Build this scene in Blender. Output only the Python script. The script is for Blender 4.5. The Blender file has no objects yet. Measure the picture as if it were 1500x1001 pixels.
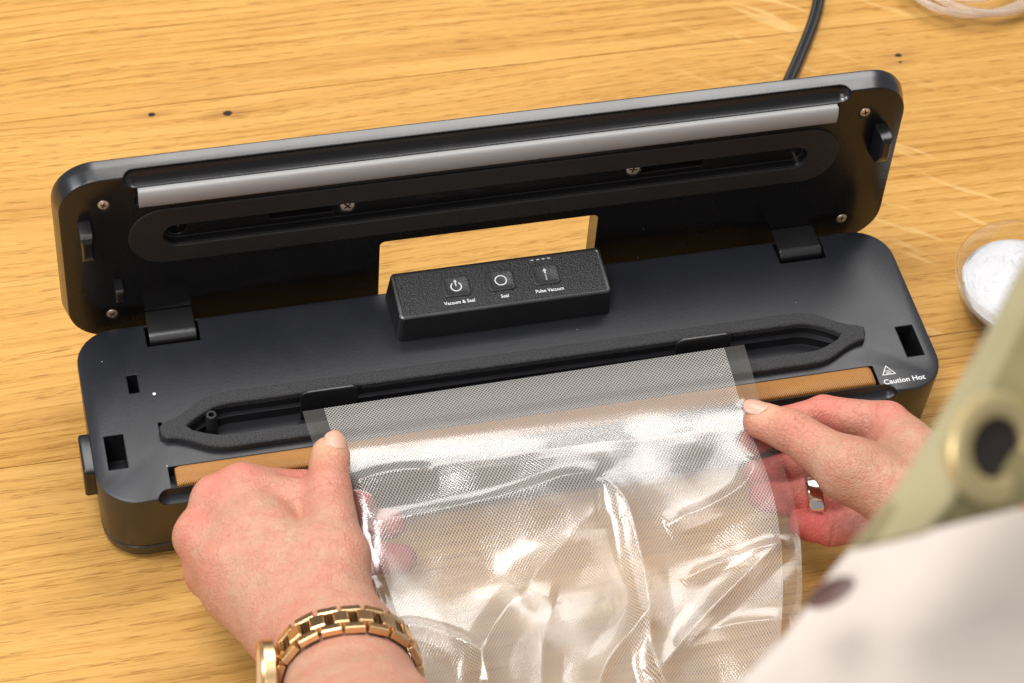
import bpy, bmesh, math, random
import numpy as np
from mathutils import Vector, Matrix
random.seed(7); rng = np.random.default_rng(7)
scene = bpy.context.scene
col = scene.collection
ZT = 4.4                      # base top plate stands 4.4 cm above the table top
S = 0.01                      # all lengths below are centimetres, device frame (base top at z = 0)
def W3(v): return np.asarray(v, float)*S + np.array([0, 0, ZT*S])

# ------------------------------------------------------------------ camera
CAM = {'r': [0.970201, -0.230593, 0.074414], 'u': [0.133439, 0.764823, 0.63027], 'd': [0.202249, 0.601558, -0.772802], 'loc': [-22.1501, -60.3793, 84.9852], 'f': 3599.64}
cd = bpy.data.cameras.new('camera'); cam = bpy.data.objects.new('camera', cd); col.objects.link(cam)
r_, u_, d_ = Vector(CAM['r']), Vector(CAM['u']), Vector(CAM['d'])
loc = W3(CAM['loc'])
cam.matrix_world = Matrix(((r_.x, u_.x, -d_.x, loc[0]), (r_.y, u_.y, -d_.y, loc[1]), (r_.z, u_.z, -d_.z, loc[2]), (0, 0, 0, 1)))
cd.sensor_width = 36; cd.lens = CAM['f']/1500*36
cd.clip_start = 0.05; cd.clip_end = 50
cd.dof.use_dof = True
cd.dof.focus_distance = 1.075
cd.dof.aperture_fstop = 17.0
cd.dof.aperture_blades = 0
scene.camera = cam

# ------------------------------------------------------------------ light
world = bpy.data.worlds.new('World'); scene.world = world; world.use_nodes = True
bg = world.node_tree.nodes['Background']
bg.inputs['Color'].default_value = (0.90, 0.93, 1.0, 1); bg.inputs['Strength'].default_value = 0.27
def area(name, pos, target, sx, sy, power, color):
    l = bpy.data.lights.new(name, 'AREA'); l.shape = 'RECTANGLE'; l.size = sx; l.size_y = sy; l.energy = power; l.color = color
    o = bpy.data.objects.new(name, l); col.objects.link(o)
    o.location = pos
    o.rotation_euler = (Vector(target)-Vector(pos)).to_track_quat('-Z', 'Y').to_euler()
    return o
area('softbox_key', (0.38, 1.02, 1.50), (0.0, 0.05, 0.0), 1.3, 1.0, 24, (1.0, 0.97, 0.93))
area('softbox_left', (-1.3, 0.25, 1.05), (0.0, 0.0, 0.0), 0.35, 0.6, 10, (0.95, 0.97, 1.0))
area('softbox_top', (-0.55, 0.05, 1.9), (0.0, -0.05, 0.0), 0.7, 0.6, 23, (1.0, 0.975, 0.95))
area('fill_front', (-0.75, -1.25, 1.45), (0.0, -0.05, 0.0), 0.5, 0.5, 11, (1.0, 0.97, 0.94))  # added fill lamp, brightens the table under the bag and the lid interior
scene.view_settings.view_transform = 'Standard'; scene.view_settings.look = 'None'
scene.view_settings.exposure = 0.32; scene.view_settings.gamma = 1.0
scene.cycles.use_denoising = True
scene.cycles.max_bounces = 10; scene.cycles.transparent_max_bounces = 24
scene.cycles.caustics_reflective = False; scene.cycles.caustics_refractive = False
scene.cycles.sample_clamp_indirect = 4.0

# ------------------------------------------------------------------ node helpers
class NT:
    def __init__(self, name):
        self.m = bpy.data.materials.new(name); self.m.use_nodes = True
        self.t = self.m.node_tree; self.t.nodes.clear()
        self.out = self.t.nodes.new('ShaderNodeOutputMaterial')
    def n(self, ty, **kw):
        nd = self.t.nodes.new(ty)
        for k, v in kw.items():
            if k.startswith('_'): setattr(nd, k[1:], v)
        for k, v in kw.items():
            if k.startswith('_'): continue
            key = k.replace('__', ' ')
            if key not in nd.inputs and key.startswith('i') and key[1:].isdigit(): key = int(key[1:])
            s = nd.inputs[key]
            if isinstance(v, bpy.types.NodeSocket): self.t.links.new(v, s)
            else: s.default_value = v
        return nd
    def math(self, op, a, b=0.0, c=0.0, clamp=False):
        nd = self.n('ShaderNodeMath', _operation=op, i0=a, i1=b, i2=c); nd.use_clamp = clamp
        return nd.outputs[0]
    def ramp(self, f, pts):
        nd = self.n('ShaderNodeValToRGB', Fac=f)
        e = nd.color_ramp.elements
        while len(e) < len(pts): e.new(0.5)
        for q, (pos, c) in zip(e, pts):
            q.position = pos; q.color = (c if len(c) == 4 else (*c, 1)) if not isinstance(c, float) else (c, c, c, 1)
        return nd.outputs[0]
    def mix(self, f, a, b, mode='MIX'):
        nd = self.n('ShaderNodeMix', _data_type='RGBA', _blend_type=mode)
        for i, v in ((0, f), (6, a), (7, b)):
            if isinstance(v, bpy.types.NodeSocket): self.t.links.new(v, nd.inputs[i])
            else: nd.inputs[i].default_value = v if i == 0 else (*v, 1)[:4]
        return nd.outputs[2]
    def pos(self, scale):
        tc = self.n('ShaderNodeTexCoord')
        mp = self.n('ShaderNodeMapping', Vector=tc.outputs['Object']); mp.inputs['Scale'].default_value = scale
        return mp.outputs[0]
    def noise(self, scale, detail=3.0, rough=0.5, vec=None, s=1.0, dist=0.0):
        v = vec if vec is not None else self.pos(scale)
        return self.n('ShaderNodeTexNoise', Vector=v, Scale=s, Detail=detail, Roughness=rough, Distortion=dist).outputs['Fac']
    def surf(self, s): self.t.links.new(s, self.out.inputs['Surface']); return self.m
def principled(t, **kw):
    return t.n('ShaderNodeBsdfPrincipled', **kw)

def plastic(name, colr, rough=0.4, grain=0.02, gscale=900, bev=0.0009, spec=0.5, var=0.15, dust=False):
    t = NT(name)
    nz = t.noise((gscale,)*3, 2.0)
    big = t.noise((35,)*3, 4.0, 0.6)
    c = t.mix(big, tuple(x*(1-var) for x in colr), tuple(x*(1+var) for x in colr))
    if dust:
        vor = t.n('ShaderNodeTexVoronoi', Vector=t.pos((95,)*3), Scale=1.0)
        sp = t.math('LESS_THAN', vor.outputs['Distance'], 0.035)
        pick = t.math('GREATER_THAN', t.n('ShaderNodeSeparateColor', Color=vor.outputs['Color']).outputs[0], 0.80)
        c = t.mix(t.math('MULTIPLY', t.math('MULTIPLY', sp, pick), 0.6), c, (0.35, 0.35, 0.35))
    rr = t.math('ADD', rough-0.10, t.math('MULTIPLY', big, 0.2))
    bv = t.n('ShaderNodeBevel', _samples=4, Radius=bev)
    bp = t.n('ShaderNodeBump', Strength=grain, Distance=0.001, Height=nz, Normal=bv.outputs[0])
    b = principled(t, Base__Color=c, Roughness=rr, Normal=bp.outputs[0], Specular__IOR__Level=spec)
    return t.surf(b.outputs[0])

M = {}
M['shell'] = plastic('black_satin_plastic', (0.0075, 0.0076, 0.0082), 0.34, 0.03, spec=0.85, dust=True)
M['top'] = plastic('blue_black_matt_plastic', (0.0105, 0.0112, 0.0145), 0.38, 0.05, spec=0.42, dust=True)
M['lidface'] = plastic('lid_satin_plastic', (0.0042, 0.0040, 0.0040), 0.26, 0.015, dust=True)
M['lidwall'] = plastic('lid_gloss_wall', (0.0080, 0.0080, 0.0088), 0.24, 0.01, spec=0.75)
M['gloss'] = plastic('gloss_black_plastic', (0.0085, 0.0085, 0.0095), 0.22, 0.0)
M['rubber'] = plastic('black_rubber', (0.0125, 0.0120, 0.0120), 0.55, 0.25, 1500, spec=0.35)
t = NT('foam_rubber')
fz = t.noise((1500,)*3, 2.0, 0.6)
fc = t.mix(t.ramp(fz, [(0.35, 0.0), (0.68, 1.0)]), (0.022, 0.022, 0.023), (0.052, 0.051, 0.051))
M['foam'] = t.surf(principled(t, Base__Color=fc, Roughness=0.85, Specular__IOR__Level=0.25, Normal=t.n('ShaderNodeBump', Strength=0.6, Distance=0.001, Height=fz, Normal=t.n('ShaderNodeBevel', _samples=4, Radius=0.0008).outputs[0]).outputs[0]).outputs[0])
M['panel'] = plastic('textured_panel_plastic', (0.020, 0.020, 0.022), 0.5, 0.9, 1300, spec=0.5, var=0.25)
M['btn'] = plastic('button_plastic', (0.016, 0.016, 0.018), 0.42, 0.3, 1300)
M['grey'] = plastic('grey_silicone', (0.27, 0.265, 0.26), 0.42, 0.05, 700, spec=0.5, var=0.05)
M['tray'] = plastic('tray_plastic', (0.020, 0.018, 0.017), 0.35, 0.02)
t = NT('white_print'); M['white'] = t.surf(principled(t, Base__Color=(0.62, 0.62, 0.62, 1), Roughness=0.6).outputs[0])
t = NT('screw_metal'); M['screw'] = t.surf(principled(t, Base__Color=(0.85, 0.74, 0.63, 1), Metallic=1.0, Roughness=0.45, Normal=t.n('ShaderNodeBevel', _samples=4, Radius=0.0003).outputs[0]).outputs[0])
t = NT('gold_metal'); M['gold'] = t.surf(principled(t, Base__Color=(0.80, 0.54, 0.28, 1), Metallic=1.0, Roughness=0.30, Normal=t.n('ShaderNodeBevel', _samples=4, Radius=0.0004).outputs[0]).outputs[0])
t = NT('gold_metal_shade'); M['gold_shade'] = t.surf(principled(t, Base__Color=(0.16, 0.085, 0.035, 1), Metallic=1.0, Roughness=0.35).outputs[0])  # darker copy of the gold, shade put into the colour
t = NT('silver_ring_metal'); M['silver'] = t.surf(principled(t, Base__Color=(0.86, 0.80, 0.76, 1), Metallic=1.0, Roughness=0.12).outputs[0])
t = NT('brass_eyelet'); M['brass'] = t.surf(principled(t, Base__Color=(0.58, 0.46, 0.23, 1), Metallic=0.7, Roughness=0.35).outputs[0])
t = NT('pale_watch_face'); M['pale'] = t.surf(principled(t, Base__Color=(0.78, 0.70, 0.58, 1), Metallic=0.4, Roughness=0.3).outputs[0])
t = NT('eyelet_shade'); M['hole_shade'] = t.surf(principled(t, Base__Color=(0.012, 0.007, 0.005, 1), Roughness=0.8).outputs[0])  # near-black colour for the shade inside the eyelet
t = NT('brown_button'); M['brown'] = t.surf(principled(t, Base__Color=(0.10, 0.05, 0.04, 1), Roughness=0.4).outputs[0])

# PTFE weave on the heating bar
t = NT('ptfe_fabric')
tc = t.n('ShaderNodeTexCoord')
sx = t.n('ShaderNodeSeparateXYZ', Vector=tc.outputs['Object'])
wx = t.math('SINE', t.math('MULTIPLY', sx.outputs[0], 100*2*math.pi/0.105)); wy = t.math('SINE', t.math('MULTIPLY', sx.outputs[1], 100*2*math.pi/0.105))
wv = t.math('MULTIPLY', wx, wy)
big = t.noise((30, 200, 200), 4.0)
c = t.mix(big, (0.33, 0.138, 0.030), (0.50, 0.235, 0.062))
c = t.mix(t.math('MULTIPLY_ADD', wv, 0.5, 0.5), c, t.mix(0.45, c, (0.05, 0.02, 0.006)))
bp = t.n('ShaderNodeBump', Strength=0.5, Distance=0.0004, Height=wv)
M['ptfe'] = t.surf(principled(t, Base__Color=c, Roughness=0.38, Normal=bp.outputs[0], Specular__IOR__Level=0.4).outputs[0])

# oak
def wood(name, seed, flecks=False, knots=()):
    t = NT(name)
    tc = t.n('ShaderNodeTexCoord')
    mp = t.n('ShaderNodeMapping', Vector=tc.outputs['Object']); mp.inputs['Scale'].default_value = (100, 100, 100)   # -> cm
    s0 = t.n('ShaderNodeSeparateXYZ', Vector=mp.outputs[0])
    X0, Y0 = s0.outputs[0], s0.outputs[1]
    def cmb(x, y, z=0.0): return t.n('ShaderNodeCombineXYZ', X=x, Y=y, Z=z).outputs[0]
    def nz(fx, fy, off, detail=4.0, rough=0.55, Y=None):
        return t.noise(None, detail, rough, vec=cmb(t.math('MULTIPLY', X0, fx), t.math('MULTIPLY', Y if Y is not None else Y0, fy), off+seed*7.31))
    warp = t.math('MULTIPLY', t.math('SUBTRACT', nz(0.022, 0.05, 1.0, 2.0), 0.5), 3.2)
    warp2 = t.math('MULTIPLY', t.math('SUBTRACT', nz(0.10, 0.5, 2.0, 2.0), 0.5), 0.30)
    Yw = t.math('ADD', Y0, t.math('ADD', warp, warp2))
    broad = nz(0.014, 0.28, 3.0, 3.0, 0.5, Yw)
    mid = nz(0.035, 2.6, 4.0, 5.0, 0.62, Yw)
    fine = nz(0.20, 13.0, 5.0, 5.0, 0.72, Yw)
    pore = nz(0.95, 22.0, 6.0, 2.0, 0.5, Yw)
    patch = nz(0.05, 0.09, 7.0, 3.0, 0.5)
    ring = t.math('SINE', t.math('MULTIPLY', t.math('ADD', t.math('MULTIPLY_ADD', broad, 3.2, Yw), t.math('MULTIPLY', mid, 1.1)), 2*math.pi/0.62))
    ring = t.math('POWER', t.math('MULTIPLY_ADD', ring, 0.5, 0.5), 3.5)
    v = t.math('MULTIPLY_ADD', mid, 0.44, t.math('MULTIPLY', fine, 0.95))
    v = t.math('ADD', v, t.math('MULTIPLY', broad, 0.34))
    v = t.math('SUBTRACT', v, t.math('MULTIPLY', ring, t.math('MULTIPLY', t.ramp(patch, [(0.42, 0.10), (0.64, 1.0)]), 0.15)))
    c = t.ramp(v, [(0.46, (0.215, 0.080, 0.010)), (0.61, (0.345, 0.157, 0.027)), (0.76, (0.435, 0.222, 0.047)), (0.95, (0.510, 0.283, 0.076))])
    fig = nz(0.035, 0.45, 21.0, 4.0, 0.6, Yw)
    c = t.mix(t.math('MULTIPLY', t.ramp(fig, [(0.52, 0.0), (0.66, 1.0)]), 0.38), c, (0.30, 0.130, 0.022))
    tone = (((seed*37) % 11)/10.0-0.5)*0.10
    c = t.mix(abs(tone)*2.2, c, (0.60, 0.38, 0.13) if tone > 0 else (0.42, 0.20, 0.04))
    pm = t.math('MULTIPLY', t.ramp(pore, [(0.53, 0.0), (0.64, 1.0)]), t.ramp(t.math('ADD', ring, t.math('MULTIPLY', patch, 0.5)), [(0.25, 0.12), (0.8, 0.55)]))
    c = t.mix(pm, c, (0.16, 0.064, 0.011))
    if flecks:
        ax = t.math('ADD', t.math('MULTIPLY', X0, 0.80), t.math('MULTIPLY', Y0, 0.60)); ay = t.math('SUBTRACT', t.math('MULTIPLY', Y0, 0.80), t.math('MULTIPLY', X0, -0.60))
        bx = t.math('SUBTRACT', t.math('MULTIPLY', X0, 0.80), t.math('MULTIPLY', Y0, 0.60)); by = t.math('ADD', t.math('MULTIPLY', Y0, 0.80), t.math('MULTIPLY', X0, 0.60))
        fl = t.noise(None, 2.0, 0.5, vec=cmb(t.math('MULTIPLY', bx, 0.22), t.math('MULTIPLY', by, 1.5), seed*3.1))
        reg = t.math('MULTIPLY', t.ramp(t.math('MULTIPLY', X0, 0.02), [(0.24, 0.0), (0.40, 1.0)]), t.ramp(nz(0.06, 0.10, 9.0, 2.0), [(0.36, 0.0), (0.5, 1.0)]))
        c = t.mix(t.math('MULTIPLY', t.math('MULTIPLY', t.ramp(fl, [(0.58, 0.0), (0.66, 1.0)]), reg), 0.55), c, (0.58, 0.37, 0.14))
    kb = None
    for (kx, ky, kr, ks) in knots:
        dx = t.math('MULTIPLY', t.math('SUBTRACT', X0, kx), 0.75); dy = t.math('SUBTRACT', Y0, ky)
        d = t.math('SQRT', t.math('ADD', t.math('MULTIPLY', dx, dx), t.math('MULTIPLY', dy, dy)))
        d = t.math('ADD', d, t.math('MULTIPLY', t.math('SUBTRACT', nz(2.5, 2.5, 11.0), 0.5), kr*0.9))
        dl = t.math('MULTIPLY', t.math('SUBTRACT', X0, kx), 0.16)
        d2 = t.math('SQRT', t.math('ADD', t.math('MULTIPLY', dl, dl), t.math('MULTIPLY', dy, dy)))
        c = t.mix(t.math('MULTIPLY', t.ramp(t.math('DIVIDE', d2, ks), [(0.0, 1.0), (1.0, 0.0)]), 0.6), c, (0.20, 0.085, 0.022))
        c = t.mix(t.ramp(t.math('DIVIDE', d, kr), [(0.7, 1.0), (1.15, 0.0)]), c, (0.020, 0.009, 0.004))
    h = t.math('SUBTRACT', t.math('MULTIPLY', fine, 0.6), t.math('MULTIPLY', pm, 0.8))
    bp = t.n('ShaderNodeBump', Strength=0.5, Distance=0.0006, Height=h)
    rr = t.math('MULTIPLY_ADD', fine, 0.25, 0.48)
    return t.surf(principled(t, Base__Color=c, Roughness=rr, Normal=bp.outputs[0], Specular__IOR__Level=0.22).outputs[0])

# skin
def skin(name):
    t = NT(name)
    at = t.n('ShaderNodeAttribute', _attribute_name='flush_crease')
    n1 = t.noise((85,)*3, 5.0, 0.7); n2 = t.noise((320,)*3, 3.0, 0.6)
    n0 = t.noise((38,)*3, 3.0, 0.6)
    c = t.mix(t.ramp(n1, [(0.38, 0.0), (0.62, 1.0)]), (0.425, 0.240, 0.158), (0.435, 0.185, 0.124))
    c = t.mix(t.math('MULTIPLY', t.ramp(n0, [(0.48, 0.0), (0.66, 1.0)]), 0.5), c, (0.385, 0.195, 0.125))
    c = t.mix(t.math('MULTIPLY', t.ramp(n2, [(0.50, 0.0), (0.72, 1.0)]), 0.45), c, (0.40, 0.165, 0.105))
    fl = t.n('ShaderNodeSeparateColor', Color=at.outputs['Color'])
    c = t.mix(t.math('MULTIPLY', fl.outputs[0], 0.75), c, (0.60, 0.100, 0.090))
    c = t.mix(t.math('MULTIPLY', fl.outputs[1], 0.7), c, (0.36, 0.105, 0.07))  # crease shade put into the skin colour
    c = t.mix(t.math('MULTIPLY', fl.outputs[2], 0.6), c, (0.66, 0.43, 0.25))
    vor = t.n('ShaderNodeTexVoronoi', _feature='DISTANCE_TO_EDGE', Vector=t.pos((520, 520, 520)), Scale=1.0)
    wr = t.noise((520, 1300, 900), 3.0, 0.6)
    hh = t.math('ADD', t.math('MULTIPLY', t.ramp(vor.outputs['Distance'], [(0.0, 0.0), (0.2, 1.0)]), 0.5), t.math('ADD', wr, n2))
    rg = t.ramp(t.math('ABSOLUTE', t.math('SUBTRACT', t.noise((95, 95, 95), 4.0, 0.65), 0.5)), [(0.0, 1.0), (0.022, 0.0)])
    c = t.mix(t.math('MULTIPLY', rg, 0.10), c, (0.32, 0.12, 0.08))  # fine crease lines shaded in the colour as well as the bump
    hh = t.math('SUBTRACT', hh, t.math('MULTIPLY', rg, 1.3))
    bp = t.n('ShaderNodeBump', Strength=0.42, Distance=0.0006, Height=hh)
    rr = t.math('MULTIPLY_ADD', n2, 0.2, 0.40)
    b = principled(t, Base__Color=c, Roughness=rr, Normal=bp.outputs[0], Subsurface__Weight=0.15, Subsurface__Scale=0.003, Specular__IOR__Level=0.4)
    b.inputs['Subsurface Radius'].default_value = (1.0, 0.35, 0.2)
    return t.surf(b.outputs[0])
M['skin'] = skin('skin')
t = NT('fingernail'); M['nail'] = t.surf(principled(t, Base__Color=(0.53, 0.30, 0.215, 1), Roughness=0.3, Subsurface__Weight=0.15, Subsurface__Scale=0.003).outputs[0])

# clear embossed film (uv is in centimetres on the sheet)
def film(name, emboss=True, haze=0.05):
    t = NT(name)
    uv = t.n('ShaderNodeUVMap', _uv_map='sheet')
    s0 = t.n('ShaderNodeSeparateXYZ', Vector=uv.outputs[0])
    U, V = s0.outputs[0], s0.outputs[1]
    lw = t.n('ShaderNodeFresnel', IOR=1.45)
    micro = t.noise(None, 3.0, 0.6, vec=t.n('ShaderNodeCombineXYZ', X=U, Y=V).outputs[0], s=1.3)
    if emboss:
        def lines(a, b, per):
            w = t.math('ADD', t.math('MULTIPLY', U, a/per), t.math('MULTIPLY', V, b/per))
            f = t.math('ABSOLUTE', t.math('SUBTRACT', t.math('FRACT', w), 0.5))
            return t.ramp(f, [(0.07, 1.0), (0.19, 0.0)])
        ln = t.math('MAXIMUM', lines(0.74, 0.67, 0.115), lines(0.74, -0.67, 0.115))
        hgt = t.math('ADD', t.math('MULTIPLY', ln, 0.5), t.math('MULTIPLY', micro, 0.25))
        bp = t.n('ShaderNodeBump', Strength=0.12, Distance=0.0006, Height=hgt)
        hz = t.math('MULTIPLY_ADD', ln, 0.32, haze)
    else:
        bp = t.n('ShaderNodeBump', Strength=0.25, Distance=0.0006, Height=t.math('MULTIPLY', micro, 0.4)); hz = haze
    tr = t.n('ShaderNodeBsdfTransparent', Color=(0.985, 0.985, 0.985, 1))
    gl = t.n('ShaderNodeBsdfGlossy', Color=(1, 1, 1, 1), Roughness=0.14, Normal=bp.outputs[0])
    df = t.n('ShaderNodeBsdfDiffuse', Color=(0.96, 0.915, 0.85, 1), Normal=bp.outputs[0])  # warm tint stands in for light bounced off the wood
    tl = t.n('ShaderNodeBsdfTranslucent', Color=(0.96, 0.915, 0.85, 1), Normal=bp.outputs[0])
    dd = t.n('ShaderNodeMixShader', Fac=0.10, i1=df.outputs[0], i2=tl.outputs[0])
    a = t.n('ShaderNodeMixShader', Fac=hz, i1=tr.outputs[0], i2=dd.outputs[0])
    fr = t.math('MULTIPLY_ADD', lw.outputs[0], 1.7, 0.0, clamp=True)
    b = t.n('ShaderNodeMixShader', Fac=fr, i1=a.outputs[0], i2=gl.outputs[0])
    return t.surf(b.outputs[0])
M['film'] = film('embossed_film', True, 0.045)
M['film_back'] = film('plain_film', False, 0.02)
M['seam'] = film('sealed_film_margin', False, 0.05)
# glass, salt, tube, cord
t = NT('clear_glass')
gb = principled(t, Base__Color=(0.97, 0.985, 0.98, 1), Roughness=0.02, Transmission__Weight=1.0, IOR=1.42)
M['glass'] = t.surf(t.n('ShaderNodeMixShader', Fac=0.78, i1=gb.outputs[0], i2=t.n('ShaderNodeBsdfTransparent', Color=(0.99, 0.99, 0.985, 1)).outputs[0]).outputs[0])
t = NT('milky_tube')
tb = principled(t, Base__Color=(0.95, 0.88, 0.83, 1), Roughness=0.12, Transmission__Weight=0.7, IOR=1.4)
M['tube'] = t.surf(t.n('ShaderNodeMixShader', Fac=0.45, i1=tb.outputs[0], i2=t.n('ShaderNodeBsdfTransparent', Color=(0.97, 0.94, 0.92, 1)).outputs[0]).outputs[0])
t = NT('salt_grains')
nz = t.noise((900,)*3, 2.0)
M['salt'] = t.surf(principled(t, Base__Color=(0.50, 0.50, 0.51, 1), Roughness=0.6, Normal=t.n('ShaderNodeBump', Strength=0.5, Distance=0.001, Height=nz).outputs[0]).outputs[0])
M['cord'] = plastic('black_cord', (0.006, 0.006, 0.007), 0.35, 0.02)
def cloth(name, c1, c2, per=0.055):
    t = NT(name)
    tc = t.n('ShaderNodeTexCoord'); s0 = t.n('ShaderNodeSeparateXYZ', Vector=tc.outputs['Object'])
    w = t.math('MULTIPLY', t.math('SINE', t.math('MULTIPLY', s0.outputs[0], 628/per)), t.math('SINE', t.math('MULTIPLY', s0.outputs[1], 628/per)))
    n1 = t.noise((40,)*3, 4.0, 0.6)
    c = t.mix(n1, c1, c2)
    bp = t.n('ShaderNodeBump', Strength=0.3, Distance=0.0005, Height=t.math('ADD', w, n1))
    return t.surf(principled(t, Base__Color=c, Roughness=0.9, Normal=bp.outputs[0], Sheen__Weight=0.2, Specular__IOR__Level=0.2).outputs[0])
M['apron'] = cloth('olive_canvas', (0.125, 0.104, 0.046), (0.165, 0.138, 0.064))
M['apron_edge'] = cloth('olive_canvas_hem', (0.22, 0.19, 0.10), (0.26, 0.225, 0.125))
M['shirt'] = cloth('cream_cotton', (0.40, 0.348, 0.308), (0.455, 0.396, 0.35))

# ------------------------------------------------------------------ object helpers
def link(o, parent=None):
    col.objects.link(o)
    if parent is not None: o.parent = parent
    return o
def wloc(o):
    v = np.zeros(3)
    while o is not None: v += np.array(o.location); o = o.parent
    return v
def tag(o, label=None, cat=None, group=None, kind=None):
    for k, v in (('label', label), ('category', cat), ('group', group), ('kind', kind)):
        if v: o[k] = v
    return o
def thing(name, base, label, cat, group=None):
    o = bpy.data.objects.new(name, None); o.empty_display_size = 0.02
    link(o); o.location = W3(base)
    return tag(o, label, cat, group)
def mesh_obj(name, verts, faces, mat, parent=None, smooth=None, origin=None):
    """verts in cm, device frame; origin (cm) only for top-level meshes"""
    v = W3(verts)
    loc = np.zeros(3)
    if parent is not None: v = v - wloc(parent)
    elif origin is not None: loc = W3(origin); v = v - loc
    me = bpy.data.meshes.new(name)
    me.from_pydata([tuple(a) for a in v], [], [tuple(int(i) for i in f) for f in faces]); me.update()
    me.materials.append(mat)
    if smooth is not None:
        me.shade_smooth()
        if smooth < 180: me.set_sharp_from_angle(angle=math.radians(smooth))
    o = bpy.data.objects.new(name, me); link(o, parent)
    o.location = loc
    return o
def from_bm(name, bm, mat, parent=None, smooth=35, origin=None, xf=None):
    bm.normal_update()
    bmesh.ops.recalc_face_normals(bm, faces=bm.faces[:])
    v = np.array([tuple(q.co) for q in bm.verts]); bm.verts.index_update()
    f = [[q.index for q in fc.verts] for fc in bm.faces]
    bm.free()
    if xf is not None: v = xf(v)
    return mesh_obj(name, v, f, mat, parent, smooth, origin)
def rrect(x0, x1, y0, y1, r, n=8):
    pts = []
    for cx, cy, a0 in ((x1-r, y1-r, 0), (x0+r, y1-r, 90), (x0+r, y0+r, 180), (x1-r, y0+r, 270)):
        for i in range(n+1):
            a = math.radians(a0+90*i/n); pts.append((cx+r*math.cos(a), cy+r*math.sin(a)))
    return pts
def loft(bm, rings, cap=True):
    vs = [[bm.verts.new(p) for p in r] for r in rings]
    n = len(vs[0])
    for a, b in zip(vs[:-1], vs[1:]):
        for i in range(n): bm.faces.new((a[i], a[(i+1) % n], b[(i+1) % n], b[i]))
    if cap: bm.faces.new(vs[0][::-1]); bm.faces.new(vs[-1])
def prism(bm, pts, z0, z1): loft(bm, [[(x, y, z0) for x, y in pts], [(x, y, z1) for x, y in pts]])
def box(bm, x0, x1, y0, y1, z0, z1): prism(bm, [(x0, y0), (x1, y0), (x1, y1), (x0, y1)], z0, z1)
def revolve(bm, prof, c, n=24, axis='z'):
    rings = []
    for r, h in prof:
        ring = []
        for i in range(n):
            a = 2*math.pi*i/n
            q = (r*math.cos(a), r*math.sin(a), h)
            if axis == 'x': q = (h, r*math.cos(a), r*math.sin(a))
            ring.append((c[0]+q[0], c[1]+q[1], c[2]+q[2]))
        rings.append(ring)
    loft(bm, rings)
def capsule_x(bm, x0, x1, y, z, r, n=20, m=6):
    prof = [(max(r*math.sin(math.pi/2*i/m), 1e-3), x0+r-r*math.cos(math.pi/2*i/m)) for i in range(m+1)]
    prof += [(max(r*math.cos(math.pi/2*i/m), 1e-3), x1-r+r*math.sin(math.pi/2*i/m)) for i in range(m+1)]
    revolve(bm, prof, (0, y, z), n, 'x')
def boolean(ob, cutters):
    dg = bpy.context.evaluated_depsgraph_get
    for bm in cutters:
        bmesh.ops.recalc_face_normals(bm, faces=bm.faces[:])
        me = bpy.data.meshes.new('cut'); bm.to_mesh(me); bm.free()
        me.vertices.foreach_set('co', (W3(np.array([v.co[:] for v in me.vertices])) - wloc(ob)).ravel()); me.update()
        c = bpy.data.objects.new('cut', me); col.objects.link(c); c.matrix_world = Matrix.Translation(wloc(ob))
        md = ob.modifiers.new('b', 'BOOLEAN'); md.operation = 'DIFFERENCE'; md.solver = 'EXACT'; md.object = c
        bpy.context.view_layer.update()
        nm = bpy.data.meshes.new_from_object(ob.evaluated_get(dg()))
        ob.modifiers.clear()
        old = ob.data; ob.data = nm; bpy.data.meshes.remove(old)
        bpy.data.objects.remove(c); bpy.data.meshes.remove(me)
    ob.data.shade_smooth(); ob.data.set_sharp_from_angle(angle=math.radians(32))
def cut(fn, *a):
    bm = bmesh.new(); fn(bm, *a); return bm
def tube(bm, pts, r, n=10, closed=False):
    pts = [np.array(p, float) for p in pts]
    rings = []
    up = np.array([0.1, 0.2, 1.0])
    for i, p in enumerate(pts):
        tg = pts[min(i+1, len(pts)-1)]-pts[max(i-1, 0)]; tg /= np.linalg.norm(tg)+1e-9
        a = np.cross(tg, up); a /= np.linalg.norm(a); b = np.cross(a, tg)
        rr = r[i] if hasattr(r, '__len__') else r
        rings.append([tuple(p+rr*(math.cos(2*math.pi*k/n)*a+math.sin(2*math.pi*k/n)*b)) for k in range(n)])
    loft(bm, rings)
def catmull(pts, n):
    pts = [np.array(p, float) for p in pts]
    P = [2*pts[0]-pts[1]]+pts+[2*pts[-1]-pts[-2]]
    out = []
    for i in range(1, len(P)-2):
        for k in range(n):
            s = k/n
            out.append(0.5*((2*P[i])+(-P[i-1]+P[i+1])*s+(2*P[i-1]-5*P[i]+4*P[i+1]-P[i+2])*s*s+(-P[i-1]+3*P[i]-3*P[i+1]+P[i+2])*s**3))
    out.append(pts[-1]); return out
def text(name, body, size, frame, mat, parent, align='CENTER', weight=0.0):
    """frame(u, v) -> cm point; text laid in u right / v up"""
    c = bpy.data.curves.new(name, 'FONT'); c.body = body; c.size = size; c.align_x = align; c.resolution_u = 3; c.offset = weight
    o = bpy.data.objects.new(name, c); col.objects.link(o); bpy.context.view_layer.update()
    me = bpy.data.meshes.new_from_object(o.evaluated_get(bpy.context.evaluated_depsgraph_get()))
    v = np.array([frame(a.co[0], a.co[1]) for a in me.vertices]); f = [list(q.vertices) for q in me.polygons]
    bpy.data.objects.remove(o); bpy.data.curves.remove(c); bpy.data.meshes.remove(me)
    return mesh_obj(name, v, f, mat, parent)

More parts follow.
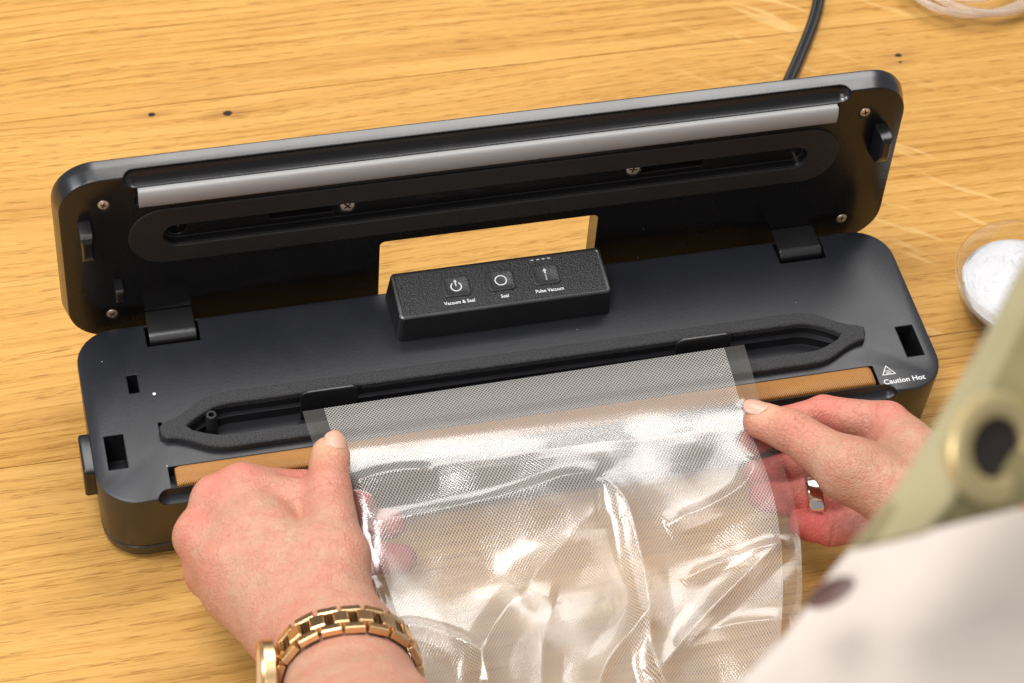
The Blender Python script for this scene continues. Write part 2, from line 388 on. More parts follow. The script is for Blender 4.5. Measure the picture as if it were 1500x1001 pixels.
# ------------------------------------------------------------------ table
table = bpy.data.objects.new('table_top', None); link(table); tag(table, 'honey coloured oak table top of wide boards with small dark knots', None, None, 'structure')
seams = [-62, -12.2, 6.05, 27.2, 46, 75]
for i in range(5):
    # the knots lie in the board just in front of the back seam
    bm = bmesh.new()
    y0, y1 = seams[i]+0.012, seams[i+1]-0.012
    e = 0.035
    x0, x1 = -75, 85
    loft(bm, [[(x0, y0, -7.2), (x1, y0, -7.2), (x1, y1, -7.2), (x0, y1, -7.2)], [(x0, y0, -ZT-e), (x1, y0, -ZT-e), (x1, y1, -ZT-e), (x0, y1, -ZT-e)],
              [(x0+e, y0+e*0.6, -ZT), (x1-e, y0+e*0.6, -ZT), (x1-e, y1-e*0.6, -ZT), (x0+e, y1-e*0.6, -ZT)]])
    from_bm('plank', bm, wood('oak_board', i+1, flecks=(i in (2, 3)), knots=[(-13.24, 26.6, 0.17, 0.28), (-9.5, 26.09, 0.20, 0.35), (25.99, 24.69, 0.15, 0.25), (25.93, 24.18, 0.09, 0.2)] if i == 2 else ()), table, None)

# ------------------------------------------------------------------ vacuum sealer
vs = thing('vacuum_sealer', (0, 4.8, -ZT), 'long black countertop vacuum sealer standing open on the oak table', 'vacuum sealer')
BX, BD, BR = 19.0, 9.55, 1.75
def ring(z, ins, r=BR): return [(x, y, z) for x, y in rrect(-BX+ins, BX-ins, ins, BD-ins, r-ins*0.6)]
bm = bmesh.new(); loft(bm, [ring(-3.36, .10), ring(-3.31, .07), ring(-0.12, 0.0), ring(-0.035, .03), ring(0, .11)])
shell = from_bm('base_shell', bm, M['top'], vs, 32)
GOUT = [(-16.05, 2.92), (-15.35, 2.86), (-14.75, 2.55), (-13.9, 2.08), (-13.3, 1.98), (13.3, 1.98), (13.9, 2.08), (14.75, 2.55), (15.35, 2.86), (16.05, 2.92), (15.95, 3.3), (16.1, 3.75), (15.35, 3.85), (14.6, 4.35), (13.9, 4.82), (13.2, 4.95), (-13.2, 4.95), (-13.9, 4.82), (-14.6, 4.35), (-15.35, 3.85), (-16.05, 3.75), (-15.95, 3.3)]
GIN = [(-15.0, 3.36), (-14.4, 3.02), (-13.7, 2.72), (-13.1, 2.66), (13.1, 2.66), (13.7, 2.72), (14.4, 3.02), (15.0, 3.36), (14.4, 3.78), (13.6, 4.22), (13.1, 4.30), (-13.1, 4.30), (-13.6, 4.22), (-14.4, 3.78)]
def inset_poly(P, k): return [(x*(1-k*0.012), 3.38+(y-3.38)*(1-k*0.16)) for x, y in P]
cutters = [cut(prism, inset_poly(GIN, -0.25), -0.42, 0.5), cut(prism, inset_poly(GIN, 1.0), -0.95, -0.2),
    cut(box, -18.40, -17.57, 1.88, 3.68, -1.9, .5), cut(box, 17.58, 18.42, 1.80, 3.58, -1.9, .5),
    cut(box, -17.0, -16.55, 5.80, 6.80, -1.5, .5), cut(box, -16.02, -15.86, 3.02, 4.02, -0.5, .5),
    cut(box, -15.87, -13.5, 8.25, 9.40, -1.9, .5), cut(box, 13.5, 15.8, 8.15, 9.40, -1.9, .5),
    cut(box, -15.95, 15.82, .50, 1.60, -0.7, .5), cut(capsule_x, -16.55, 16.5, -0.02, 0.0, 0.50)]
boolean(shell, cutters)
# bottom skin of the shell uses the satin plastic on its outer walls
shell.data.materials.append(M['shell'])
for pl_ in shell.data.polygons:
    if abs(pl_.normal.z) < 0.7 and (pl_.center.z + wloc(vs)[2])/S - ZT < -0.01:
        c = pl_.center; X = c.x/S; Y = (c.y+wloc(vs)[1])/S
        pl_.material_index = 1
bm = bmesh.new(); loft(bm, [ring(-4.4, .45), ring(-4.3, .27), ring(-4.05, .15), ring(-3.50, .08), ring(-3.45, .13)])
from_bm('base_tray', bm, M['tray'], vs, 32)
bm = bmesh.new(); loft(bm, [ring(-3.50, .22), ring(-3.30, .22)]); from_bm('seam_strip', bm, M['rubber'], vs, 32)
# foam gasket round the chamber
def poly_ring(bm, O, I, z0, z1, b=0.06):
    def chain(P, z, k):
        n = len(P); out = []
        for i in range(n):
            a = np.array(P[i-1]); q = np.array(P[i]); c = np.array(P[(i+1) % n])
            tg = (c-a)/np.linalg.norm(c-a); out.append((q[0]-tg[1]*k, q[1]+tg[0]*k, z))
        return out
    def sub(P, m=4):
        n = len(P); out = []
        for i in range(n):      # rounded corners only
            a, q, c = (np.array(P[k % n], float) for k in (i-1, i, i+1))
            la, lc_ = np.linalg.norm(a-q), np.linalg.norm(c-q)
            p0 = q+(a-q)/la*min(.3, la*.4); p1 = q+(c-q)/lc_*min(.3, lc_*.4)
            for s in np.linspace(0, 1, m): out.append(tuple((1-s)**2*p0+2*s*(1-s)*q+s*s*p1))
        return out
    O, I = sub(O), sub(I)
    def resample(P, n=160):
        k = min(range(len(P)), key=lambda q: (P[q][0], abs(P[q][1]-3.35)))
        P = np.array(P[k:]+P[:k+1]); d = np.concatenate([[0], np.cumsum(np.linalg.norm(np.diff(P, axis=0), axis=1))])
        # resample by running angle-like measure: x progress on each half keeps both curves in step
        q = np.linspace(0, d[-1], n+1)[:-1]
        return [(float(np.interp(w, d, P[:, 0])), float(np.interp(w, d, P[:, 1]))) for w in q]
    O, I = resample(O), resample(I)
    R = [chain(O, z0, 0), chain(O, z1-b, 0), chain(O, z1, b), chain(I, z1, -b), chain(I, z1-b, 0), chain(I, z0, 0)]
    vv = [[bm.verts.new(p) for p in r] for r in R]
    for a, c in zip(vv, vv[1:]+vv[:1]):
        n = len(a)
        for i in range(n): bm.faces.new((a[i], a[(i+1) % n], c[(i+1) % n], c[i]))
bm = bmesh.new(); poly_ring(bm, GOUT, GIN, 0.003, 0.34); from_bm('gasket', bm, M['foam'], vs, 40)
# heating bar
bm = bmesh.new()
prof = [(0.56, -0.5), (0.56, 0.02), (0.60, 0.10), (0.72, 0.16), (1.06, 0.185), (1.40, 0.16), (1.50, 0.10), (1.54, 0.02), (1.54, -0.5)]
loft(bm, [[(x, y, z-dz) for y, z in prof] for x, dz in ((-15.68, .12), (-15.55, .03), (-15.40, 0), (15.40, 0), (15.55, .03), (15.66, .12))])
tag(from_bm('heating_bar', bm, M['ptfe'], vs, 40), 'brown woven heat sealing strip')
# bag stop tabs
for x0, x1 in ((-9.85, -7.3), (7.15, 9.75)):
    bm = bmesh.new()
    P = [(x0, -1.2), (x1, -1.2)]+[(x1-.35+.35*math.cos(a), .58+.35*math.sin(a)) for a in np.linspace(0, math.pi/2, 6)]+[(x0+.35+.35*math.cos(a), .58+.35*math.sin(a)) for a in np.linspace(math.pi/2, math.pi, 6)]
    loft(bm, [[(x, 3.80, z) for x, z in P], [(x, 3.90, z) for x, z in P]])
    from_bm('stop_tab', bm, M['shell'], vs, 30)
bm = bmesh.new(); revolve(bm, [(.30, -1.0), (.27, -.9), (.235, .40), (.225, .45), (.12, .45), (.115, .1)], (-13.75, 3.72, 0), 20); from_bm('suction_post', bm, M['rubber'], vs, 40)
# side release button and tiny white dot
bm = bmesh.new(); loft(bm, [[(x, y, z) for y, z in rrect(2.0, 4.15, -1.9, -0.15, .18, 4)] for x in (-18.9, -19.38)]+[[(-19.46, y, z) for y, z in rrect(2.06, 4.09, -1.84, -0.21, .16, 4)]])
from_bm('release_button', bm, M['gloss'], vs, 35)
bm = bmesh.new(); revolve(bm, [(.075, -.02), (.075, .008), (.05, .012)], (-15.95, 5.6, 0), 14); from_bm('white_dot', bm, M['white'], vs, 40)
# caution print
F = lambda u, v: (16.02+u, .47+v, 0.0045)
tag(text('caution_lettering', 'Caution Hot', 0.385, F, M['white'], vs, 'LEFT', 0.004), 'white print reading Caution Hot')
bm = bmesh.new()
def tri(cx, cy, r): return [(cx+r*math.sin(a)*1.05, cy+r*math.cos(a)*0.98) for a in (0, -2*math.pi/3, 2*math.pi/3)]
T1, T2 = tri(16.42, 1.16, .36), tri(16.42, 1.16, .29)
a = [bm.verts.new((x, y, .0045)) for x, y in T1]; b = [bm.verts.new((x, y, .0045)) for x, y in T2]
for i in range(3): bm.faces.new((a[i], a[(i+1) % 3], b[(i+1) % 3], b[i]))
for k in (-1, 0, 1):
    w = [(16.42+k*.075+0.02*math.sin(s*2*math.pi), 1.07+.17*s) for s in np.linspace(0, 1, 7)]
    for p, q in zip(w[:-1], w[1:]):
        bm.faces.new([bm.verts.new(c) for c in ((p[0]-.014, p[1], .0045), (p[0]+.014, p[1], .0045), (q[0]+.014, q[1], .0045), (q[0]-.014, q[1], .0045))])
bm.faces.new([bm.verts.new(c) for c in ((16.31, 1.03, .0045), (16.53, 1.03, .0045), (16.53, 1.055, .0045), (16.31, 1.055, .0045))])
tag(from_bm('hot_surface_symbol', bm, M['white'], vs, None), 'white triangle with three heat waves')

# control box
PA, PB = np.array([0, 6.63, 1.50]), np.array([0, 9.05, 1.87]); PE = (PB-PA)/np.linalg.norm(PB-PA); PN = np.cross([1, 0, 0], PE)
def pf(u, v, h=0.0): q = PA+PE*v+PN*h; return (u, q[1], q[2])
bm = bmesh.new()
def cring(kind, ins):
    if kind == 'b': return [(x, y, -0.05) for x, y in rrect(-4.98, 4.9, 6.60, 9.5, .22, 5)]
    return [pf(x, v, kind) for x, v in rrect(-4.90+ins, 4.82-ins, 0.0+ins, 2.45-ins, .20-ins*.5, 5)]
loft(bm, [cring('b', 0), cring(-0.12, 0.0), cring(-0.03, 0.02), cring(0.0, 0.07), cring(-0.0, 0.16), cring(-0.03, 0.19)])
ctrl = from_bm('control_panel', bm, M['shell'], vs, 30)
ctrl.data.materials.append(M['panel'])
for q in ctrl.data.polygons:
    if len(q.vertices) > 4 and q.normal.z > .5: q.material_index = 1
for bx_ in (-2.09, -.04, 2.03):
    bm = bmesh.new()
    R = lambda ins, h: [pf(x, v, h) for x, v in rrect(bx_-.62+ins, bx_+.62-ins, .82+ins, 1.86-ins, .16, 5)]
    loft(bm, [R(0, -.04), R(0.0, 0.0), R(.03, .035), R(.09, .035), R(.14, .012)]); from_bm('button', bm, M['btn'], ctrl, 25)
def strokes(name, polys, parent):
    bm = bmesh.new()
    for P in polys: bm.faces.new([bm.verts.new(p) for p in P])
    return from_bm(name, bm, M['white'], parent, None)
def arc(cx, cy, r, w, a0, a1, n, h):
    out = []
    for i in range(n):
        a, b = a0+(a1-a0)*i/n, a0+(a1-a0)*(i+1)/n
        out.append([pf(cx+q*math.cos(s), cy+q*math.sin(s)*0.95, h) for q, s in ((r-w, a), (r+w, a), (r+w, b), (r-w, b))])
    return out
HB = 0.017
pw = arc(-2.09, 1.33, .235, .026, math.radians(125), math.radians(415), 26, HB)
pw += [[pf(-2.09+a, 1.36+b, HB) for a, b in ((-.024, 0), (.024, 0), (.024, .24), (-.024, .24))], [pf(-2.09+a, 1.60+b, HB) for a, b in ((-.085, -.03), (.085, -.03), (0, .09))]]
strokes('power_symbol', pw, ctrl)
strokes('circle_symbol', arc(-.04, 1.35, .255, .026, 0, 2*math.pi, 34, HB), ctrl)
pv = [[pf(2.03+a, 1.40+b, HB) for a, b in ((-.024, 0), (.024, 0), (.024, .18), (-.024, .18))], [pf(2.03+a, 1.57+b, HB) for a, b in ((-.095, -.03), (.095, -.03), (0, .10))]]
for k in range(3): pv.append([pf(2.03+.03*math.cos(s), 1.31-.105*k+.03*math.sin(s), HB) for s in np.linspace(0, 2*math.pi, 9)[:-1]])
strokes('pulse_symbol', pv, ctrl)
for x, s_ in ((-2.09, 'Vacuum & Seal'), (-.02, 'Seal'), (2.05, 'Pulse Vacuum')):
    tag(text('lettering', s_, .235, lambda u, v, x=x: pf(x+u, .47+v, -.0255), M['white'], ctrl, 'CENTER', 0.004), 'white print reading '+s_.replace('&', 'and'))
for x in (1.60, 1.87, 2.12, 2.37):
    strokes('indicator_lamp', [[pf(x+a, 2.2+b, -.0255) for a, b in ((-.06, -.02), (.06, -.02), (.06, .02), (-.06, .02))]], ctrl)

# ------------------------------------------------------------------ lid (built closed, then swung open about its hinge)
YH, ZH, TH = 9.17, -0.76, math.radians(93.15)
def LX(P):
    P = np.asarray(P, float); x, y, z = P[..., 0], P[..., 1], P[..., 2]
    dy, dz = y-YH, z-ZH; c, s = math.cos(TH), math.sin(TH)
    return np.stack([x, YH+dy*c+dz*s, ZH-dy*s+dz*c], -1)
Z0 = 0.2
def lring(z, ins, r=1.8): return [(x, y, z) for x, y in rrect(-19.05+ins, 19.05-ins, -.10+ins, 9.5-ins, r-ins*.6, 12)]
bm = bmesh.new(); loft(bm, [lring(Z0, .08), lring(Z0+.03, .02), lring(Z0+.10, 0), lring(.75, -.12), lring(1.12, -.20), lring(1.20, -.19), lring(1.27, -.05), lring(1.36, .55)])
lid = from_bm('lid', bm, M['shell'], vs, 32)
tag(lid, 'raised black lid swung upright')
# booleans on the closed lid, then swing
stad = lambda x0, x1, y0, y1, n=14: rrect(x0, x1, y0, y1, (y1-y0)/2-1e-3, n)
boolean(lid, [cut(capsule_x, -16.25, 16.25, 0.05, .12, .52), cut(prism, rrect(-5.1, 5.02, 5.75, 10.5, .25, 5), -1, 3),
    cut(prism, stad(-14.65, 14.65, 3.05, 4.2), -1, .62), cut(box, -9.95, -7.2, 3.22, 3.86, 0, 1.1), cut(box, 6.95, 9.85, 3.22, 3.86, 0, 1.1),
    cut(revolve, [(.42, -.5), (.42, 1.15)], (-14.05, 3.62, 0), 24), cut(box, -15.78, 15.78, .60, 1.56, -.5, .42)]
    + [cut(revolve, [(.31, -.5), (.31, .28)], (sx_*17.13, sy_, 0), 20) for sx_ in (-1, 1) for sy_ in (1.36, 8.12)])
lid.data.materials.append(M['lidface']); lid.data.materials.append(M['lidwall'])
for q in lid.data.polygons:
    if q.normal.z < -.7: q.material_index = 1
    elif abs(q.normal.z) < .6: q.material_index = 2
def swing(ob):
    n = len(ob.data.vertices); v = np.empty(n*3); ob.data.vertices.foreach_get('co', v); v = v.reshape(-1, 3)
    base = wloc(ob); c = (v+base-[0, 0, ZT*S])/S
    ob.data.vertices.foreach_set('co', (W3(LX(c))-base).ravel()); ob.data.update()
swing(lid)
def lidpart(name, bm, mat, smooth=35): return from_bm(name, bm, mat, lid, smooth, xf=LX)
bm = bmesh.new(); poly_ring_pts = stad(-16.2, 16.2, 1.98, 5.2, 18); inner_pts = stad(-14.72, 14.72, 2.98, 4.27, 14)
a = [bm.verts.new((x, y, Z0+.0)) for x, y in poly_ring_pts]; a1 = [bm.verts.new((x, y, Z0-.06)) for x, y in poly_ring_pts]; a2 = [bm.verts.new((x*.9985, 3.59+(y-3.59)*.98, Z0-.085)) for x, y in poly_ring_pts]
b2 = [bm.verts.new((x, y, Z0-.085)) for x, y in inner_pts]; b1 = [bm.verts.new((x*.9985, 3.62+(y-3.62)*.97, Z0-.05)) for x, y in inner_pts]; b = [bm.verts.new((x*.9985, 3.62+(y-3.62)*.97, Z0+.05)) for x, y in inner_pts]
for A, B in ((a, a1), (a1, a2), (b2, b1), (b1, b)):
    n = len(A)
    for i in range(n): bm.faces.new((A[i], A[(i+1) % n], B[(i+1) % n], B[i]))
bmesh.ops.triangle_fill(bm, use_beauty=True, edges=[bm.edges.get((r[i], r[(i+1) % len(r)])) for r in (a2, b2) for i in range(len(r))])
lidpart('lid_gasket', bm, M['rubber'], 30)
# grey sealing strip, a bulging extrusion
bm = bmesh.new()
prof = [(.60, .40), (.60, .02)]+[(1.08-.48*math.cos(s), .02-.19*math.sin(s)) for s in np.linspace(.15, math.pi-.15, 14)]+[(1.56, .02), (1.56, .40)]
loft(bm, [[(x, y, z) for y, z in prof] for x in (-15.65, 15.65)])
tag(lidpart('sealing_strip', bm, M['grey'], 40), 'pale grey silicone sealing strip')
# screws
def screw(cx, cy, z, r, twist):
    bm = bmesh.new()
    revolve(bm, [(r, z+.05), (r, z-.01), (r*.9, z-.045), (r*.5, z-.06), (r*.02, z-.062)], (cx, cy, 0), 20)
    nf = len(bm.faces)
    for k in range(2):
        a = twist+k*math.pi/2; c, s = math.cos(a), math.sin(a); w, l = r*.13, r*.60
        vv = [(cx+x*c-y*s, cy+x*s+y*c) for x, y in ((-l, -w), (l, -w), (l, w), (-l, w))]
        loft(bm, [[(x, y, z-.03) for x, y in vv], [(x, y, z-.064-k*.001) for x, y in vv]])
    o = lidpart('screw', bm, M['screw'], 30)
    o.data.materials.append(M['rubber'])  # black cross bars stand in for the shaded driver recess
    for q in o.data.polygons:
        if q.index >= nf: q.material_index = 1
    bm = bmesh.new(); revolve(bm, [(r*1.02, z+.07), (r*1.02, z-.03), (r*1.22, z-.06), (r*1.30, z-.03), (r*1.30, z+.07)], (cx, cy, 0), 24)
    lidpart('screw_collar', bm, M['gloss'], 30)
    return o
for k, (x, y, z, r) in enumerate([(-17.13, 1.36, .24, .25), (17.13, 1.36, .24, .25), (-17.15, 8.12, .24, .25), (17.15, 8.12, .24, .25), (-6.55, 3.45, .50, .33), (6.5, 3.40, .50, .33)]): screw(x, y, z, r, .4+k*.9)
# latch hooks and guide post
for sg in (-1, 1):
    x0, x1 = sorted((sg*17.74, sg*18.28)); bm = bmesh.new()
    R = lambda y0, y1, k, z: [(x0+k, y0+k, z), (x1-k, y0+k, z), (x1-k, y1-k, z), (x0+k, y1-k, z)]
    loft(bm, [R(2.15, 3.95, 0, .22), R(2.18, 3.80, 0, -.62), R(2.22, 3.55, .03, -.80), R(2.36, 3.30, .10, -.90)]); lidpart('latch_hook', bm, M['gloss'], 25)
bm = bmesh.new(); R = lambda y0, y1, k, z: [(-16.97+k, y0+k, z), (-16.60-k, y0+k, z), (-16.60-k, y1-k, z), (-16.97+k, y1-k, z)]
loft(bm, [R(5.95, 6.85, 0, .22), R(5.97, 6.70, 0, -.48), R(6.0, 6.6, .05, -.58)]); lidpart('guide_post', bm, M['gloss'], 25)
# hinge knuckles: blocks fixed to the lid reaching into the base notches
for x0, x1 in ((-15.74, -13.62), (13.62, 15.68)):
    bm = bmesh.new()
    P = [(10.16, .0), (10.16, .12), (10.0, .16), (8.95, .16)]+[(8.9-.42*math.sin(s), -.26+.42*math.cos(s)) for s in np.linspace(.1, math.pi*.8, 9)]+[(9.3, -.3), (9.3, .0)]
    loft(bm, [[(x0+.02, y, z) for y, z in P], [(x1-.02, y, z) for y, z in P]])
    from_bm('hinge', bm, M['shell'], lid, 40)

# ------------------------------------------------------------------ cord, tubing, bowl of salt
bm = bmesh.new()
cpts = catmull([(14.0, 9.9, -3.2)]+[[17.692, 21.255, -3.9], [19.205, 23.409, -4.05], [20.788, 25.769, -4.1], [22.041, 27.774, -4.1], [22.925, 29.562, -4.1], [23.913, 32.255, -4.1], [24.964, 36.623, -4.1]], 10)
tube(bm, cpts, .16, 12)
cpts2 = [np.array(q)+[.28, -.10, 0.02] for q in cpts]; tube(bm, cpts2, .16, 12)
tag(from_bm('power_cord', bm, M['cord'], None, 60, origin=(14, 10, -ZT)), 'twin black power cord trailing away behind the vacuum sealer', 'cord')
bm = bmesh.new()
tp = []
for i in range(150):
    a = i/150*2*math.pi*3.3+.5
    rr = 3.3+.55*math.sin(a*.43)+.12*math.sin(a*3.1)
    tp.append((31.9+rr*1.12*math.cos(a)+.5*math.sin(a*.31), 30.0+rr*math.sin(a), -ZT+.36+.30*(1+math.sin(a*.61))+.16*i/150*3))
tube(bm, tp, .21, 12)
tag(from_bm('silicone_tube', bm, M['tube'], None, 60, origin=(31.2, 29.4, -ZT)), 'loosely coiled clear pinkish hose lying on the table behind the sealer', 'hose')
BC = (25.741, 6.717)
ZB = -ZT
bm = bmesh.new()
revolve(bm, [(.01, ZB+0.008), (1.9, ZB+0.008), (2.15, ZB+0.082), (2.8, ZB+0.820), (3.25, ZB+1.804), (3.45, ZB+2.624), (3.5, ZB+2.870), (3.45, ZB+2.952), (3.33, ZB+2.952), (3.26, ZB+2.829), (3.22, ZB+2.542), (3.0, ZB+1.804), (2.5, ZB+0.902), (1.9, ZB+0.410), (.01, ZB+0.344)], (BC[0], BC[1], 0), 72)
tag(from_bm('glass_bowl', bm, M['glass'], None, 60, origin=(*BC, -ZT)), 'small clear glass bowl holding white salt beside the sealer', 'bowl')
bm = bmesh.new()
rings = []
NA = 72
for (r, z) in [(.01, .44), (1.86, .52), (2.46, 1.12), (2.95, 2.2), (3.0, 2.35)]: rings.append([(BC[0]+r*math.cos(2*math.pi*i/NA), BC[1]+r*math.sin(2*math.pi*i/NA), z*.82+ZB) for i in range(NA)])
for k, r in enumerate(np.linspace(3.02, .02, 40)):
    rings.append([(BC[0]+r*math.cos(2*math.pi*i/NA), BC[1]+r*math.sin(2*math.pi*i/NA), ZB+1.98+(.62*(1-(r/3.05)**1.5) + .14*math.sin(2*math.pi*i/NA*3+r*1.7)*(r/3)*(1-k/40)+.10*math.sin(2*math.pi*i/NA*5-r*2.3)*(r/3)+rng.normal(0, .03) if k else 0)) for i in range(NA)])
loft(bm, rings)
tag(from_bm('salt', bm, M['salt'], None, 60, origin=(*BC, -ZT+.44)), 'heap of fine white salt inside the glass bowl', 'salt', None, 'stuff')

# ------------------------------------------------------------------ implicit surfaces for hands
def surface_nets(F, org, h):
    nx, ny, nz = F.shape; ins = F < 0
    c = np.zeros((nx-1, ny-1, nz-1), np.uint8)
    for dx in (0, 1):
        for dy in (0, 1):
            for dz in (0, 1): c += ins[dx:nx-1+dx, dy:ny-1+dy, dz:nz-1+dz]
    act = (c > 0) & (c < 8)
    idx = -np.ones(act.shape, np.int64); I = np.argwhere(act); idx[act] = np.arange(len(I))
    acc = np.zeros((len(I), 3)); cnt = np.zeros(len(I))
    C = [(a, b, d) for a in (0, 1) for b in (0, 1) for d in (0, 1)]
    for i, p in enumerate(C):
        for q in C[i+1:]:
            if sum(abs(np.subtract(p, q))) != 1: continue
            f0 = F[I[:, 0]+p[0], I[:, 1]+p[1], I[:, 2]+p[2]]; f1 = F[I[:, 0]+q[0], I[:, 1]+q[1], I[:, 2]+q[2]]
            m = (f0 < 0) != (f1 < 0); t_ = np.where(m, f0/np.where(m, f0-f1, 1), 0)
            pt = np.array(p)+t_[:, None]*(np.array(q)-np.array(p))
            acc[m] += pt[m]; cnt[m] += 1
    V = (I+acc/cnt[:, None])*h+org
    faces = []
    for ax in range(3):
        sl0 = [slice(None)]*3; sl1 = [slice(None)]*3; sl0[ax] = slice(0, -1); sl1[ax] = slice(1, None)
        a, b = ins[tuple(sl0)], ins[tuple(sl1)]
        E = np.argwhere(a != b); flip = a[tuple(E.T)]
        u, v = [k for k in range(3) if k != ax]
        ok = (E[:, u] > 0) & (E[:, v] > 0) & (E[:, u] < F.shape[u]-1) & (E[:, v] < F.shape[v]-1)
        E, flip = E[ok], flip[ok]
        def cell(du, dv):
            q = E.copy(); q[:, u] += du; q[:, v] += dv; return idx[tuple(q.T)]
        Q = np.stack([cell(-1, -1), cell(0, -1), cell(0, 0), cell(-1, 0)], 1)
        if ax == 1: flip = ~flip
        Q[~flip] = Q[~flip][:, ::-1]
        faces.append(Q)
    return V, np.concatenate(faces)
def smin(a, b, k):
    h = np.clip(.5+.5*(b-a)/k, 0, 1); return b+(a-b)*h-k*h*(1-h)
def sdf_mesh(prims, h=.09):
    """prims: list of (a, ra, b, rb, k) round cones, or ('cut', centre, radius, k)"""
    A = np.array([p[0] for p in prims]+[p[2] for p in prims]); R = np.array([p[1] for p in prims]+[p[3] for p in prims])
    lo = (A-R[:, None]).min(0)-.6; hi = (A+R[:, None]).max(0)+.6
    n = np.ceil((hi-lo)/h).astype(int)+1
    F = np.full(n, 9., np.float32)
    ax = [lo[i]+h*np.arange(n[i]) for i in range(3)]
    for a, ra, b, rb, k in prims:
        a, b = np.array(a, float), np.array(b, float); m = max(ra, rb)+k+.3
        i0 = np.maximum(((np.minimum(a, b)-m-lo)/h).astype(int), 0); i1 = np.minimum(((np.maximum(a, b)+m-lo)/h).astype(int)+2, n)
        s = tuple(slice(p, q) for p, q in zip(i0, i1))
        X = ax[0][s[0]][:, None, None]; Y = ax[1][s[1]][None, :, None]; Z = ax[2][s[2]][None, None, :]
        ab = b-a; L2 = ab@ab+1e-9
        t_ = np.clip(((X-a[0])*ab[0]+(Y-a[1])*ab[1]+(Z-a[2])*ab[2])/L2, 0, 1)
        d = np.sqrt((X-a[0]-t_*ab[0])**2+(Y-a[1]-t_*ab[1])**2+(Z-a[2]-t_*ab[2])**2)-(ra+(rb-ra)*t_)
        F[s] = smin(F[s], d.astype(np.float32), k)
    return surface_nets(F, lo, h)
def vnormals(V, Fq):
    n = np.cross(V[Fq[:, 2]]-V[Fq[:, 0]], V[Fq[:, 3]]-V[Fq[:, 1]]); N = np.zeros_like(V)
    for k in range(4): np.add.at(N, Fq[:, k], n)
    return N/(np.linalg.norm(N, axis=1)[:, None]+1e-9)
def relax(V, Fq, it):
    for _ in range(it):
        acc = np.zeros_like(V); c = np.zeros(len(V))
        for k in range(4):
            np.add.at(acc, Fq[:, k], V[Fq[:, (k+1) % 4]]); np.add.at(c, Fq[:, k], 1)
            np.add.at(acc, Fq[:, k], V[Fq[:, (k+3) % 4]]); np.add.at(c, Fq[:, k], 1)
        V = V*.5+.5*acc/c[:, None]
    return V
LH = {'thumb': [[-10.659, -9.464, 3.2, 1.5], [-10.321, -6.286, 2.9, 1.35], [-9.904, -2.772, 2.65, 0.95], [-9.42, -0.691, 2.3, 0.82]], 'index': [[-10.83, -10.07, 3.2, 1.5], [-13.3, -1.257, 1.9, 0.92], [-10.58, -1.127, 0.85, 0.8], [-9.231, -1.868, 0.45, 0.72], [-8.321, -2.14, 0.4, 0.62]], 'middle': [[-11.148, -10.327, 3.2, 1.6], [-14.392, -1.689, 1.8, 0.98], [-12.179, -1.327, -0.9, 0.85], [-9.152, -2.06, -0.9, 0.76], [-7.153, -2.603, -0.55, 0.66]], 'ring': [[-11.648, -10.422, 3.0, 1.6], [-15.386, -2.919, 1.2, 0.98], [-12.755, -2.642, -1.4, 0.82], [-9.703, -3.451, -1.3, 0.74], [-6.951, -4.233, -0.8, 0.64]], 'little': [[-12.175, -10.385, 2.6, 1.5], [-15.171, -4.289, 0.3, 0.9], [-13.04, -4.302, -1.8, 0.72], [-10.805, -4.719, -1.8, 0.64], [-8.802, -4.802, -1.2, 0.56]], 'web': [[[-10.242, -2.943, 2.2, 0.9], [-12.706, -1.608, 1.75, 0.85]]], 'arm1': [[-11.51, -11.077, 3.5, 1.85], [-12.044, -16.309, 6.6, 2.05], [-12.889, -26.696, 14.0, 2.9]], 'arm2': [[-10.3, -11.056, 3.5, 1.75], [-10.53, -16.312, 6.6, 2.05], [-11.426, -26.511, 14.0, 2.9]]}
RH = {'thumb': [[14.109, -7.922, 2.6, 1.7], [11.716, -5.672, 2.9, 1.2], [10.104, -3.037, 2.5, 0.92], [9.073, -1.989, 2.15, 0.8]], 'index': [[15.775, -8.083, 2.4, 1.6], [14.82, -2.624, 1.35, 1.0], [12.348, -1.266, 0.95, 0.8], [10.685, -1.232, 0.6, 0.72], [9.091, -1.777, 0.3, 0.62]], 'middle': [[15.746, -8.289, 2.2, 1.6], [14.433, -3.639, 0.3, 1.0], [11.973, -2.748, -0.5, 0.8], [10.238, -2.922, -0.45, 0.7], [8.961, -3.026, -0.3, 0.6]], 'ring': [[15.657, -8.661, 2.0, 1.6], [14.301, -4.812, -0.4, 0.95], [10.961, -4.212, -1.0, 0.8], [9.982, -4.107, -0.95, 0.74], [9.073, -3.939, -0.8, 0.64]], 'little': [[15.424, -9.006, 1.8, 1.5], [13.778, -6.085, -0.9, 0.9], [11.648, -5.706, -1.4, 0.74], [10.846, -5.519, -1.3, 0.68], [10.401, -5.433, -1.1, 0.58]], 'arm1': [[15.046, -8.832, 2.4, 1.9], [14.104, -14.56, 8.0, 2.2], [11.038, -25.353, 20.0, 3.0]], 'arm2': [[16.049, -7.454, 2.2, 1.8], [15.092, -13.452, 8.0, 2.2], [11.877, -24.47, 20.0, 3.0]]}
